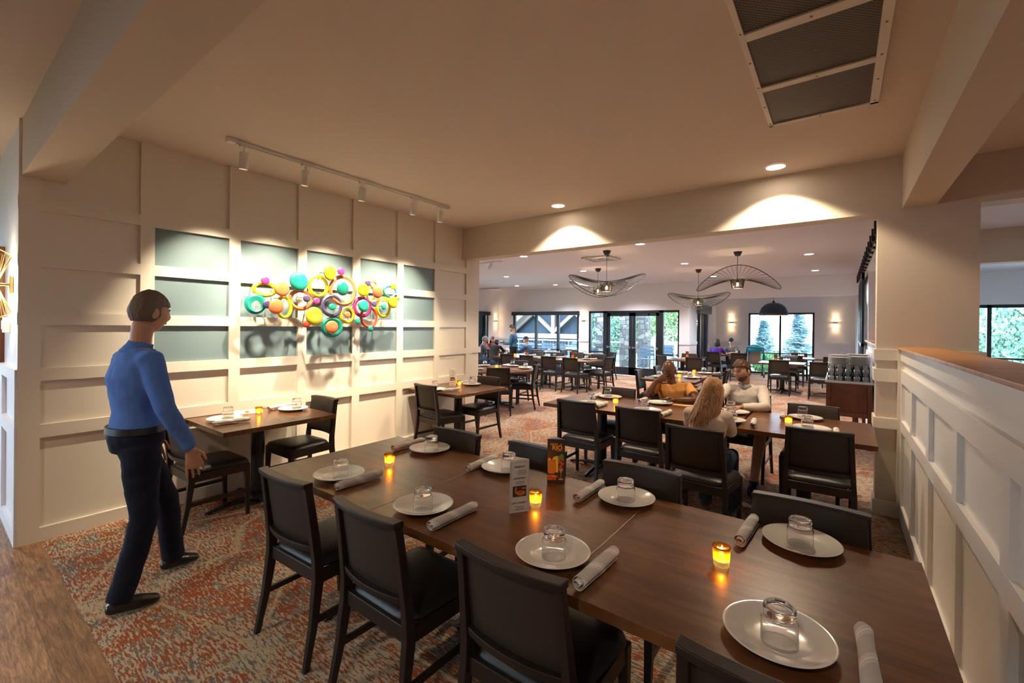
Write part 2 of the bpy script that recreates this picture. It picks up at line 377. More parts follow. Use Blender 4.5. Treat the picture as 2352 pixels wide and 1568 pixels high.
# passage wall on the far left
m=MB(); m.box(-5.62,-4.683,.43,.6,1.25,3.05); m.box(-5.62,-4.683,.432,.6,0,1.249); m.box(-12,-5.621,.43,.6,0,3.05)
for a,b in ((0,.10),(.754,.85),(1.168,1.255)): m.box(-5.72,-4.654,.405,.44,a,b)
for a,b in ((-4.735,-4.6545),(-5.66,-5.45)): m.box(a,b,.4057,.4395,.002,1.252)
S(m,'wall_passage',W['farwall'],'pale passage wall with low panelling')
m=MB(); m.box(-5.95,-5.60,.36,.43,1.255,2.22); S(m,'trim_2',W['cherry'],'dark wooden casing at the passage wall')
# beams
m=MB(); m.box(-4.85,.42,.432,.655,2.63,3.12); S(m,'trim_3',W['wallpaint'],'dropped beam over the passage')
m=MB(); m.box(.42,.63,-.6,5.0,2.637,3.12); S(m,'trim_4',W['wallpaint'],'dropped beam above the half wall')
m=MB(); m.box(-4.68,6.2,4.987,5.2,2.615,3.12); S(m,'trim_5',W['wallpaint'],'wide header across the opening')
# column and half wall
m=MB(); m.box(.26,.885,4.9875,5.1995,0,2.63); S(m,'trim_6',W['wallpaint'],'square column at the end of the half wall')
m=MB()
for a,b in ((0,.13),(.752,.845),(1.156,1.266),(1.34,1.435)):
    m.box(.243,.44,4.965,5.222,a,b); m.box(.62,.925,4.965,5.222,a,b)
m.box(.40,.45,4.96,4.99,.1,1.44)
S(m,'trim_7',W['wainscot'],'flat bands around the foot of the column',bevel=.002)
m=MB(); m.box(.4425,.62,-3.2,4.987,0,1.44)
for a,b in ((1.34,1.44),(1.156,1.266),(.752,.845),(0,.13)): m.box(.42,.46,-3.2,4.98,a,b)
for y in (4.90,4.244,3.495,2.738,1.98,1.225,.47,-.285,-1.04): m.box(.4205,.46,y,y+.10,0,1.2)
S(m,'wall_half',W['white_trim'],'white panelled half wall beside the front table',bevel=.0015)
m=MB(); m.box(.393,.66,-3.2,4.962,1.44,1.458); S(m,'trim_8',W['oakcap'],'oak board capping the half wall',bevel=.003)
# far partition on the right
m=MB(); m.box(.40,.55,5.2,9.9,0,1.40); m.box(.40,.55,9.9,14.1,0,3.05); m.box(.40,.55,5.2,9.9,2.62,3.05)
for a,b in ((0,.12),(.752,.845),(1.156,1.25)): m.box(.375,.42,5.2,9.9,a,b)
for y in (5.25,6.2,7.1,8.0,8.9,9.8): m.box(.378,.41,y,y+.09,0,1.2)
S(m,'wall_far_right',W['farwall'])
m=MB(); m.box(.36,.60,5.2,9.88,1.40,1.425); S(m,'trim_9',W['oakcap'])
# far door wall
HD=(-7.1,-4.0,0,2.16); HW=(-10.43,-7.49,.04,2.155)
m=MB(); holes(m,'y',14.1,14.3,-11.35,-3.69,0,3.05,[HD,HW])
for a,b in ((-7.49,-7.1),(-11.15,-10.43),(-4.0,-3.69)):
    m.box(a,b,14.075,14.11,1.085,1.18); m.box(a,b,14.08,14.11,0,.14)
m.box(-3.69,.55,14.1,14.3,2.48,3.05)
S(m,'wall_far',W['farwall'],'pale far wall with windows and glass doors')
m=MB(); holes(m,'x',-3.89,-3.69,14.3,17.68,0,3.05,[(14.95,16.5,.12,2.25)]); m.box(-3.7,-3.665,14.1,14.95,1.085,1.18); m.box(-3.7,-3.665,16.5,17.7,1.085,1.18)
m.box(-3.89,-3.691,14.101,14.3,0,.001); S(m,'wall_alcove_left',W['farwall'])
m=MB(); holes(m,'y',17.68,17.88,-3.89,.40,0,3.05,[(-2.61,-.665,.03,2.155)])
for a,b in ((-3.69,-2.66),(-.62,.55)):
    m.box(a,b,17.655,17.69,1.10,1.18); m.box(a,b,17.66,17.69,0,.14)
    for k in range(3): x=a+(b-a-.09)*k/2; m.box(x,x+.09,17.6635,17.69,.002,1.098)
    m.box(a,b,17.66,17.69,.93,1.02)
S(m,'wall_alcove_back',W['farwall'])
m=MB(); m.box(.40,.6,14.3,17.9,0,3.05); S(m,'wall_alcove_right',W['farwall'])
m=MB(); holes(m,'x',-11.35,-11.15,5.0,14.3,0,3.05,[(8.2,10.6,.04,2.15),(11.2,13.45,.04,2.15)]); m.box(-11.16,-11.12,5.2,8.2,1.085,1.18); m.box(-11.16,-11.12,13.5,14.1,1.085,1.18); S(m,'wall_far_left',W['farwall'])
m=MB(); m.box(-11.35,-4.92,5.0,5.2,0,3.05); S(m,'wall_divider',W['farwall'])
# side room
m=MB(); m.box(.55,6.2,8.1,8.3,2.47,3.0); S(m,'trim_10',W['wallpaint'],'soffit in the side room')
m=MB(); holes(m,'y',14.1,14.3,.55,6.2,0,3.05,[(2.0,5.6,.10,2.185)]); S(m,'wall_side_room',W['farwall'])
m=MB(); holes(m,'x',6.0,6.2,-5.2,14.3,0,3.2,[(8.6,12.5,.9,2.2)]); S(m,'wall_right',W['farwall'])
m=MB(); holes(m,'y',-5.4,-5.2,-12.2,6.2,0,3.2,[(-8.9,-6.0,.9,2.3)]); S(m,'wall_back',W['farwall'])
m=MB(); holes(m,'x',-12.2,-12,-5.4,.6,0,3.2,[(-3.6,-.6,.5,2.5)]); S(m,'wall_passage_end',W['farwall'])
WPE=1
# ------------------------------------------------------------------ windows and doors
def window(idx,axis,p,u0,u1,z0,z1,mull=(),rails=(),fw_=.05,dep=.09,blind=0):
    m=MB()
    def bx(a,b,c,d,ex=0):
        if axis=='y': m.box(a,b,p-ex,p+dep,c,d)
        else: m.box(p-(dep if p<-5 or axis=='X' else 0)-0,p+(dep if not(p<-5) else 0)+ex,a,b,c,d)
    bx(u0,u0+fw_,z0,z1); bx(u1-fw_,u1,z0,z1); bx(u0,u1,z1-fw_,z1); bx(u0,u1,z0,z0+fw_)
    for x in mull: bx(x-fw_/2,x+fw_/2,z0,z1)
    for z in rails: bx(u0,u1,z-.02,z+.02)
    o=struct(m.build('window_%d'%idx,W['black_frame']))
    g=MB()
    if axis=='y': g.box(u0+.01,u1-.01,p+.04,p+.046,z0+.01,z1-.01)
    else:
        q=p+(-.046 if p<-5 else .04); g.box(q,q+.006,u0+.01,u1-.01,z0+.01,z1-.01)
    struct(g.build('pane',W['pane'],o))
    if blind:
        m=MB()
        if axis=='y': m.box(u0-.02,u1+.02,p-.10,p-.005,z1-blind,z1+.01)
        else: m.box(p+.005,p+.10,u0-.02,u1+.02,z1-blind,z1+.01)
        struct(m.build('blind_box',W['black_frame'],o))
    return o
window(1,'y',14.13,-10.43,-7.49,.04,2.155,(-9.36,-8.38),(.76,),.09,blind=.13)
window(2,'x',-11.16,11.2,13.45,.04,2.15,(),(.76,),.1,blind=.13)
window(3,'x',-11.16,8.2,10.6,.04,2.15,(9.4,),(.76,),.1,blind=.13)
window(4,'y',17.7,-2.61,-.665,.03,2.155,(-1.64,),(.757,),.06)
m=MB()
for a,b,c,d in ((14.95,15.02,.12,2.25),(16.43,16.5,.12,2.25),(15.5,15.62,.12,2.25),(14.95,16.5,.12,.18),(14.95,16.5,.55,.6)): m.box(-3.80,-3.72,a,b,c,d)
o=struct(m.build('window_5',W['black_frame'])); g=MB(); g.box(-3.765,-3.76,14.96,16.49,.13,2.24); struct(g.build('pane',W['pane'],o))
m=MB(); m.box(-3.69,-3.58,14.93,16.52,2.08,2.36); struct(m.build('blind_box',plain('grey_blind',(.16,.15,.14),.7),o))
window(6,'y',14.13,2.0,5.6,.10,2.185,(2.66,4.3),(1.0,),.07)
m=MB()
for a,b,c,d in ((8.6,8.67,.9,2.2),(12.43,12.5,.9,2.2),(10.5,10.57,.9,2.2),(8.6,12.5,.9,.97),(8.6,12.5,2.13,2.2)): m.box(6.02,6.1,a,b,c,d)
o=struct(m.build('window_7',W['black_frame'])); g=MB(); g.box(6.05,6.056,8.6,12.5,.9,2.2); struct(g.build('pane',W['pane'],o))
m=MB()
for a,b,c,d in ((-8.9,-8.83,.9,2.3),(-6.07,-6.0,.9,2.3),(-7.48,-7.42,.9,2.3),(-8.9,-6.0,.9,.97),(-8.9,-6.0,2.23,2.3)): m.box(a,b,-5.33,-5.25,c,d)
o=struct(m.build('window_8',W['black_frame'])); g=MB(); g.box(-8.9,-6.0,-5.30,-5.295,.9,2.3); struct(g.build('pane',W['pane'],o))
m=MB()
for a,b,c,d in ((-3.6,-3.53,.5,2.5),(-.67,-.6,.5,2.5),(-2.13,-2.07,.5,2.5),(-3.6,-.6,.5,.57),(-3.6,-.6,2.43,2.5)): m.box(-12.13,-12.05,a,b,c,d)
o=struct(m.build('window_9',W['black_frame'])); g=MB(); g.box(-12.1,-12.095,-3.6,-.6,.5,2.5); struct(g.build('pane',W['pane'],o))
# storefront: sidelight, two door leaves, fixed light
m=MB()
for a,b in ((-7.10,-7.03),(-6.56,-6.42),(-4.63,-4.50),(-4.05,-3.99)): m.box(a,b,14.12,14.24,0,2.16)
m.box(-7.1,-3.99,14.12,14.24,2.09,2.16); m.box(-7.1,-6.5,14.12,14.24,0,.07); m.box(-4.6,-4.0,14.12,14.24,0,.07); m.box(-7.1,-6.5,14.13,14.23,.72,.77); m.box(-4.6,-4.0,14.13,14.23,.72,.77)
o=struct(m.build('door_frame',W['black_frame'])); 
g=MB(); g.box(-7.03,-6.56,14.17,14.176,.07,2.09); g.box(-4.5,-4.05,14.17,14.176,.07,2.09); struct(g.build('pane',W['pane'],o))
for i,(a,b) in enumerate(((-6.42,-5.53),(-5.52,-4.63))):
    m=MB(); m.box(a,a+.11,14.14,14.2,.01,2.09); m.box(b-.11,b,14.14,14.2,.01,2.09); m.box(a,b,14.14,14.2,1.98,2.09); m.box(a,b,14.14,14.2,.01,.27)
    d=struct(m.build('door_%d'%(i+1),W['black_frame'])); g=MB(); g.box(a+.1,b-.1,14.167,14.173,.26,1.99); struct(g.build('pane',W['pane'],d))
    m=MB(); m.tube([(a+.03,14.06,.93),(b-.03,14.06,.93)],.016); m.box(a+.02,a+.06,14.05,14.14,.89,.97); m.box(b-.06,b-.02,14.05,14.14,.89,.97); m.build('push_bar',W['steel'],d)
    m=MB(); m.box(a+.25,a+.55,14.07,14.14,2.0,2.07); m.build('door_closer',W['black_frame'],d)
# ------------------------------------------------------------------ ceiling grille, vents, lamps
t=thing('return_air_grille','long ceiling return grille with brown perforated panels in a cream frame','ceiling grille',(-.12,2.5,3.095))
m=MB(); X0,X1=-.427,.19
ys=[3.71]; pan=[(3.137,3.682),(2.537,3.079),(1.925,2.467),(1.32,1.86)]
m.box(X0,-.399,1.24,3.71,3.073,3.094); m.box(.145,X1,1.24,3.71,3.073,3.094); m.box(X0,X1,3.682,3.71,3.073,3.094)
for (a,b),(c,d) in zip(pan,pan[1:]): m.box(-.40,.146,d,a,3.072,3.094)
m.box(-.4,.146,1.24,1.32,3.072,3.094); m.build('frame',W['white_metal'],t,.002)
for a,b in pan: m=MB(); m.box(-.40,.146,a,b,3.082,3.09); m.build('grille_panel',W['grille'],t)
m=MB()
for y in (3.4,3.11,2.8,2.5,2.2,1.9,3.70):
    for x in (-.413,.168): m.tube([(x,y-.05,3.073),(x,y-.05,3.070)],.006,8)
    m.tube([(-.12,y,3.073),(-.12,y,3.0695)],.006,8)
tag(m.build('screws',plain('screw_brass',(.3,.2,.12),.5,metal=.7),t),kind='stuff')
t=thing('ceiling_vent','square white louvred air diffuser in the far ceiling behind a wire pendant','ceiling vent',(-3.98,8.43,3.03))
m=MB()
for r_ in (.30,.235,.17,.105):
    for a,b,c,d in ((-r_,r_,-r_,-r_+.03),(-r_,r_,r_-.03,r_),(-r_,-r_+.03,-r_,r_),(r_-.03,r_,-r_,r_)): m.box(a,b,c,d,-.03+(.30-r_)*.1,-.005)
m.build('frame',W['white_metal'],t,local=True); m=MB(); m.box(-.29,.29,-.29,.29,-.008,-.002); m.build('backing',W['black_metal'],t,local=True)
t=thing('linear_air_grille','long grey air grille in the far left corner of the ceiling','ceiling vent',(-10.6,12.9,3.03))
m=MB(); m.box(-.5,.35,-.12,.12,-.02,-.002); m.build('frame',W['white_metal'],t,local=True); m=MB()
for k in range(7): m.box(-.47,.32,-.105+k*.032,-.092+k*.032,-.026,-.018)
m.build('slats',W['steel'],t,local=True)
def spot(loc,energy,size,blend=.3,col=(1,.80,.56),aim=None,rad=.04,name='lamp'):
    d=bpy.data.lights.new(name,'SPOT'); d.energy=energy; d.spot_size=R(size); d.spot_blend=blend; d.color=col; d.shadow_soft_size=rad
    o=bpy.data.objects.new(name,d); COL.objects.link(o); o.location=loc
    if aim is not None: o.rotation_euler=(Vector(aim)-Vector(loc)).to_track_quat('-Z','Y').to_euler()
    return o
def point(loc,energy,col,rad=.02,name='lamp'):
    d=bpy.data.lights.new(name,'POINT'); d.energy=energy; d.color=col; d.shadow_soft_size=rad
    o=bpy.data.objects.new(name,d); COL.objects.link(o); o.location=loc; return o
def downlight_proto(r_,lampm):
    t=thing('recessed_downlight','x','downlight',(0,0,50))
    m=MB(); m.lathe([(r_*.86,-.001),(r_*.86,-.006),(r_*.93,-.010),(r_,-.008),(r_,-.001)],36); m.build('trim_ring',W['white_metal'],t,local=True)
    m=MB(); m.lathe([(0,-.003),(r_*.87,-.003)],36); m.build('lamp_lens',lampm,t,local=True)
    return proto(t)
DL=downlight_proto(.088,W['lamp_warm']); DL.location=(-2.80,4.70,3.095); DL['label']='round recessed downlight near the sculpture wall, left of two by the header'; DL['group']='downlights by the header'
dup(DL,(-.485,4.70,3.095),label='round recessed downlight nearer the half wall, right of two by the header')
LAMP=dict(can=60,track=90,far=90,pas=32)
for x in (-2.80,-.485): spot((x,4.70,3.072),LAMP['can'],116,.25,rad=.05,name='downlight_lamp')
FD=downlight_proto(.085,W['lamp_far'])
fl=[(-5.18,7.35),(-7.72,10.1),(-9.16,12.6),(-5.26,10.11),(-7.78,12.93),(-5.27,12.94),(-2.75,7.35),(-2.765,10.11),(-2.79,13.0),(-.48,10.08),(-.485,12.95),(-7.7,7.35)]
wh=['behind the header near the left wall','in the far room left of the vent','nearest the far left corner','over the far room beside the first wire pendant','nearest the three-light window','nearest the glass doors','right behind the header middle','over the far middle tables','in front of the alcove soffit, left','over the right hand tables','in front of the alcove soffit, right','over the far left tables']
for i,((x,y),w_) in enumerate(zip(fl,wh)):
    lb='small round ceiling downlight '+w_
    if i==0: FD.location=(x,y,3.03); FD['label']=lb; FD['group']='far room downlights'; 
    else: dup(FD,(x,y,3.03),label=lb,group='far room downlights')
    spot((x,y,3.01),LAMP['far'],130,.6,(1,.93,.90),rad=.05,name='far_downlight_lamp')
# added downlights, unseen behind and beside the camera, as fill light
PL=[(-2.8,-1.2,3.03),(-.3,-1.2,3.03),(-6.5,-1.2,3.03),(2.4,2.0,3.0),(2.4,-1.2,3.03),(3.2,6.8,2.9),(4.6,3.8,3.0)]
for k,(x,y,z) in enumerate(PL):
    dup(DL,(x,y,z),label='added unseen downlight giving fill light to the passage and side room',group='added fill downlights')['kind']='structure'; spot((x,y,z-.02),LAMP['pas'],130,.5,(1,.84,.66),rad=.05,name='added_fill_lamp')
# track
t=thing('track_rail','thin white ceiling track above the sculpture wall, carrying five spotlights','track light rail',(-3.96,2.72,3.095))
m=MB(); m.box(-3.978,-3.942,1.50,3.98,3.068,3.094); m.box(-3.99,-3.93,1.47,1.53,3.06,3.094); m.build('rail',W['white_metal'],t,.002)
m=MB(); m.box(-3.965,-3.955,1.53,3.97,3.064,3.0682); m.build('slot',W['steel'],t)
t=thing('track_spotlight','x','spotlight',(0,0,0),0,'white spotlights on the track')
m=MB(); m.box(-.018,.018,-.035,.035,-.045,-.027); m.tube([(0,0,-.045),(0,0,-.075)],.009); m.build('mount',W['white_metal'],t,local=True)
Mx=Matrix.Translation((0,0,-.085))@Matrix.Rotation(R(8),4,'Y')
m=MB(); m.lathe([(0,.0),(.033,.0),(.036,-.006),(.036,-.135),(.031,-.135),(.029,-.10),(0,-.10)],28,Mx); m.build('lamp_head',W['white_metal'],t,local=True)
m=MB(); m.lathe([(0,-.108),(.028,-.108)],24,Mx); m.build('lens',W['lamp_warm'],t,local=True)
proto(t)
ords=['first white spotlight of the wall track, nearest the passage','second white spotlight of the wall track from the passage end','middle white spotlight of the five on the wall track','fourth white spotlight of the wall track from the passage end','last white spotlight of the wall track, nearest the header']
for i,y in enumerate((1.60,2.12,2.725,3.41,3.842)):
    if i==0: t.location=(-3.96,y,3.095); t['label']=ords[0]
    else: dup(t,(-3.96,y,3.095),label=ords[i])
    spot((-3.975,y,2.862),LAMP['track']*(1,1.1,1.15,1.1,.9)[i],66,.85,(1,.85,.62),(-4.68,y+.0,1.50),.025,'track_lamp')
# second small track behind the wall end
t=thing('short_track_spotlight','small white spotlight on a short track just past the end of the panelled wall','spotlight',(-6.30,7.62,3.03))
m=MB(); m.box(-.55,.35,-.015,.015,-.02,-.001); m.build('rail',W['white_metal'],t,local=True)
Mx=Matrix.Translation((.06,0,-.05))@Matrix.Rotation(R(38),4,'Y')
m=MB(); m.tube([(.06,0,-.02),(.06,0,-.05)],.008); m.lathe([(0,0),(.034,0),(.034,-.12),(.028,-.12),(.028,-.1),(0,-.1)],20,Mx); m.build('lamp_head',W['white_metal'],t,local=True)
m=MB(); m.lathe([(0,-.105),(.028,-.105)],20,Mx); m.build('lens',W['lamp_far'],t,local=True)
# ------------------------------------------------------------------ furniture prototypes
def bar(mb,rows,M=None):
    """square-section bar through rows (cx,cy,z,hx,hy)"""
    v=[];f=[]
    for cx,cy,z,hx,hy in rows: v+=[(cx-hx,cy-hy,z),(cx+hx,cy-hy,z),(cx+hx,cy+hy,z),(cx-hx,cy+hy,z)]
    n=len(rows); f=[(3,2,1,0),tuple(4*(n-1)+k for k in range(4))]
    for i in range(n-1):
        for k in range(4): a=4*i+k; b=4*i+(k+1)%4; f.append((a,b,b+4,a+4))
    return mb.add(v,f,False,M)
def curved(mb,hw0,hw1,z0,z1,y0,y1,th,bow,n=16,nz=3,smooth=True,hw_th=0):
    """bowed upright board: half widths, z range, y at bottom/top of its rear face, thickness, bow depth"""
    v=[];f=[]
    for side in (0,1):
        for j in range(nz+1):
            t=j/nz; z=z0+(z1-z0)*t; hw=hw0+(hw1-hw0)*t; y=y0+(y1-y0)*t
            for i in range(n+1):
                u=-1+2*i/n; v.append((u*hw,y-bow*(1-u*u)+(th if side else 0),z))
    w=n+1; o=(nz+1)*w
    for j in range(nz):
        for i in range(n):
            a=j*w+i; f.append((a,a+1,a+w+1,a+w)); f.append((o+a,o+a+w,o+a+w+1,o+a+1))
    mb.add(v,f,smooth); g=[]
    for i in range(n): g.append((i,o+i,o+i+1,i+1)); a=nz*w+i; g.append((a,a+1,o+a+1,o+a))
    for j in range(nz):
        a=j*w; g.append((a,a+w,o+a+w,o+a)); a=j*w+n; g.append((a,o+a,o+a+w,a+w))
    mb.add(v,g,False); return mb
def make_chair():
    t=thing('dining_chair','x','chair',(0,0,0))
    m=MB(); n=18; v=[];f=[]
    def zt(u,w): e=max(0,1-abs(u)**5)*max(0,1-abs(w)**5); return e**.45
    for side in (1,0):
        for j in range(n+1):
            for i in range(n+1):
                u=-1+2*i/n; w=-1+2*j/n; hw=.205+.028*(w+1)/2
                rr=1-.035*(abs(u)**8)*(abs(w)**8)*4
                x=u*hw*rr; y=.022+w*.215*rr
                z=.434+(.012+.036*zt(u,w)+.004*(1-u*u)*(1-w*w)) if side else .434
                v.append((x,y,z))
    w_=n+1;o=w_*w_
    for j in range(n):
        for i in range(n): a=j*w_+i; f+=[(a,a+1,a+w_+1,a+w_),(o+a,o+a+w_,o+a+w_+1,o+a+1)]
    rim=[i for i in range(n)]+[n+j*w_ for j in range(n)]+[n*w_+n-i for i in range(n)]+[(n-j)*w_ for j in range(n)]
    for a,b in zip(rim,rim[1:]+rim[:1]): f.append((b,a,o+a,o+b))
    m.add(v,f,True); m.build('seat',W['leather'],t,local=True)
    m=MB(); m.prism([(-.20,.380),(.215,.372),(.215,.434),(-.20,.434)],-.226,-.204,'x'); m.prism([(-.20,.380),(.215,.372),(.215,.434),(-.20,.434)],.204,.226,'x')
    m.box(-.21,.21,.200,.222,.375,.434); m.box(-.20,.20,-.205,-.183,.372,.436); m.build('seat_frame',W['chairwood'],t,.003,local=True)
    for s in (-1,1):
        m=MB(); bar(m,[(s*.208,.214,0,.013,.013),(s*.211,.208,.25,.017,.018),(s*.211,.200,.43,.021,.022)]); m.build('leg',W['chairwood'],t,.003,local=True)
        m=MB(); bar(m,[(s*.226,-.262,0,.013,.013),(s*.219,-.222,.20,.015,.018),(s*.213,-.196,.40,.017,.024),(s*.208,-.200,.50,.016,.021),(s*.200,-.228,.70,.0145,.016),(s*.195,-.248,.838,.014,.015)]); m.build('leg',W['chairwood'],t,.003,local=True)
        m=MB(); bar(m,[(0,0,-.21,.009,.014),(0,0,.21,.009,.014)],Matrix.Translation((s*.214,-.004,.205))@Matrix.Rotation(R(-90),4,'X')); m.build('stretcher',W['chairwood'],t,.002,local=True)
    m=MB(); curved(m,.210,.210,.834,.860,-.268,-.270,.047,.026,nz=1); m.build('top_rail',W['chairwood'],t,.003,weld=True,local=True)
    m=MB(); curved(m,.206,.200,.545,.850,-.196,-.243,.022,.026,nz=6); m.build('backrest',W['leatherback'],t,.005,weld=True,local=True)
    m=MB(); curved(m,.196,.195,.520,.552,-.215,-.220,.032,.030,nz=1); m.build('lower_rail',W['chairwood'],t,.003,weld=True,local=True)
    return proto(t)
CH=make_chair()
CHN=[0]
def chair(x,y,deg,label,group=None):
    if CHN[0]==0: CHN[0]=1; CH.location=(x,y,0); CH.rotation_euler=(0,0,R(deg)); CH['label']=label; CH['group']=group or 'black dining chairs'; return CH
    return dup(CH,(x,y,0),R(deg),label,group or 'black dining chairs')
def make_table(name,label,cx,cy,sx,sy,rz=0,round_=False,base='cross',col_r=.055,topm=None,off=(0,0),group=None):
    t=thing(name,label,'table',(cx,cy,0),rz,group)
    m=MB()
    if round_: m.lathe([(0,.715),(sx-.006,.715),(sx,.720),(sx,.745),(sx-.005,.75),(0,.75)],64)
    else: m.box(-sx/2,sx/2,-sy/2,sy/2,.712,.75)
    m.build('tabletop',topm or W['tablewood'],t,0 if round_ else .0015,local=True)
    ox,oy=off
    m=MB(); m.tube([(ox,oy,.03),(ox,oy,.70)],col_r,24); m.lathe([(0,.03),(.095,.03),(.09,.06),(col_r,.10),(0,.10)],24,Matrix.Translation((ox,oy,0))); m.cbox((ox,oy,.705),(.40,.40,.014)); m.build('column',W['iron'],t,local=True)
    m=MB()
    for k in range(4):
        Mx=Matrix.Translation((ox,oy,0))@Matrix.Rotation(k*PI/2+(PI/4 if base=='x' else 0),4,'Z')
        m.tube([(0,.02,.048),(0,.18,.043),(0,.33,.026),(0,.395,.014)],[(.03,.026),(.027,.02),(.022,.014),(.018,.010)],12,right=(1,0,0),round_=True,M=Mx)
        m.tube([(0,.375,.012),(0,.375,0)],.014,10,M=Mx)
    m.build('base',W['iron'],t,local=True)
    return t
# tableware
def thickplate():
    t=MB(); pr=[(0,.004),(.05,.004),(.068,.0),(.074,.0),(.078,.005),(.105,.012),(.130,.0205),(.1375,.0245),(.1385,.0262),(.136,.0268),(.128,.0238),(.105,.0165),(.086,.0115),(.080,.0100),(.04,.0092),(0,.009)]
    t.lathe(pr,56,sx=1.0,sy=.975); return t.build('dinner_plate',W['ceramic'])
PLATE=tag(thickplate(),'x','plate')
m=MB(); m.lathe([(.0436,0),(.0441,.0002),(.0445,.0010),(.0445,.0030),(.0445,.030),(.0445,.0575),(.0443,.0610),(.0432,.0640),(.0405,.0678),(.0385,.0705),(.0380,.0725),(.0382,.0745),(.0392,.0770),(.0394,.0790),(.0394,.0870),(.0394,.0945),(.0385,.0980),(.0360,.0995),(.0335,.0990),(.0310,.0972),(.0290,.0962),(.0200,.0957),(0,.0955)],40)
m.lathe([(.0436,0),(.0431,.0002),(.0427,.0010),(.0427,.0030),(.0427,.030),(.0426,.0560),(.0418,.0610),(.0395,.0655),(.0355,.0690),(.0300,.0708),(.0200,.0718),(0,.0722)],40)
GLASS=tag(m.build('water_glass',W['glass'],weld=True),'x','glass')
G2=bpy.data.objects.new('water_glass',GLASS.data.copy()); COL.objects.link(G2); G2['category']='glass'; G2.data.materials[0]=W['thin_glass']
def m_amber():
    m=bpy.data.materials.new('amber_crackle'); m.use_nodes=True; nt=m.node_tree; nt.nodes.clear()
    v=coords(nt); vo=nt.nodes.new('ShaderNodeTexVoronoi'); vo.feature='DISTANCE_TO_EDGE'; vo.inputs['Scale'].default_value=170; L(nt,v,vo.inputs['Vector'])
    sx=nt.nodes.new('ShaderNodeSeparateXYZ'); L(nt,v,sx.inputs[0])
    mr=nt.nodes.new('ShaderNodeMapRange'); mr.inputs[1].default_value=.012; mr.inputs[2].default_value=.034; L(nt,sx.outputs['Z'],mr.inputs[0])
    cr=ramp(nt,vo.outputs['Distance'],[(.0,(.16,.16,.16)),(.10,(1,1,1))])
    col=mix(nt,mix(nt,(1,.95,.85),(1,.58,.08),mr.outputs[0]),cr,.55,'MULTIPLY')
    tp=nt.nodes.new('ShaderNodeBsdfTransparent'); L(nt,col,tp.inputs[0]); tl=nt.nodes.new('ShaderNodeBsdfTranslucent'); L(nt,col,tl.inputs[0])
    gl=nt.nodes.new('ShaderNodeBsdfGlossy'); gl.inputs['Roughness'].default_value=.08
    a=nt.nodes.new('ShaderNodeMixShader'); a.inputs[0].default_value=.38; L(nt,tp.outputs[0],a.inputs[1]); L(nt,tl.outputs[0],a.inputs[2])
    f=nt.nodes.new('ShaderNodeFresnel'); f.inputs['IOR'].default_value=1.4; bn=nt.nodes.new('ShaderNodeBump'); bn.inputs['Strength'].default_value=.8; bn.inputs['Distance'].default_value=.002; L(nt,vo.outputs['Distance'],bn.inputs['Height']); L(nt,bn.outputs[0],gl.inputs['Normal'])
    b=nt.nodes.new('ShaderNodeMixShader'); L(nt,f.outputs[0],b.inputs[0]); L(nt,a.outputs[0],b.inputs[1]); L(nt,gl.outputs[0],b.inputs[2])
    o=nt.nodes.new('ShaderNodeOutputMaterial'); L(nt,b.outputs[0],o.inputs[0]); return m
W['votive']=m_amber()
t=thing('votive_candle','x','candle',(0,0,0),0)
m=MB(); m.lathe([(0,0),(.024,0),(.0265,.003),(.0285,.03),(.0312,.066),(.0315,.070),(.0300,.0715),(.0285,.070),(.0262,.03),(.024,.008),(0,.007)],36); m.build('holder',W['votive'],t,local=True)
m=MB(); m.lathe([(0,.0075),(.0225,.0075),(.0232,.026),(.020,.027),(0,.0255)],28); m.build('wax',emis('painted_glow_wax',(1,.55,.16),1.6),t,local=True)  # wax emits faintly, standing in for the flame's light on it
m=MB(); m.lathe([(0,.027),(.0045,.031),(.0068,.037),(.006,.044),(.003,.052),(0,.060)],14); m.build('flame',W['flame'],t,local=True)
VOT=proto(t); VN=[0]
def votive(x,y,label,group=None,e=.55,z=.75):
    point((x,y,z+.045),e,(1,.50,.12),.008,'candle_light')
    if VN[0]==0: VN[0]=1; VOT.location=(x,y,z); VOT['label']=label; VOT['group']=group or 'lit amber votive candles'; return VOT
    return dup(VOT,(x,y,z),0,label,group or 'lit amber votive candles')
def make_napkin(seed=0,name='rolled_napkin'):
    r_=random.Random(seed); n=70; ny=22; v=[];f=[]; Lh=.132
    prof=[]
    for i in range(n+1):
        a=i/n; th=a*2*PI*2.9+r_.random()*0; rr=.0048+.0200*a**.8+ .0007*math.sin(th*1.7+seed); prof.append((th,rr))
    def P_(th,rr,y):
        s=1+.05*math.sin(y*24+seed)+.04*math.cos(y*55)*.3-.25*max(0,(abs(y)-.118))*8
        return (rr*s*math.cos(th),y,rr*s*math.sin(th)*.93)
    rows=[]
    for side in (0,1):
        for j in range(ny+1):
            y0=-Lh+2*Lh*j/ny
            for (th,rr) in prof:
                y=y0+ (.010*math.sin(th*.5+seed) if j in (0,ny) else 0); v.append(P_(th,rr-(0 if side==0 else .0016),y))
    w=n+1;o=(ny+1)*w
    for j in range(ny):
        for i in range(n): a=j*w+i; f+=[(a,a+1,a+w+1,a+w),(o+a,o+a+w,o+a+w+1,o+a+1)]
    for i in range(n): f+=[(i,o+i,o+i+1,i+1),(ny*w+i,ny*w+i+1,o+ny*w+i+1,o+ny*w+i)]
    for j in range(ny):
        for i in (0,n): a=j*w+i; f.append((a,a+w,o+a+w,o+a) if i==0 else (a,o+a,o+a+w,a+w))
    m=MB(); m.add(v,f,True); return m.build(name,W['napkin'])
NAPS=[tag(make_napkin(k),'x','napkin') for k in (1,4)]
used={'p':0,'g':0,'h':0,'n':[0,0]}
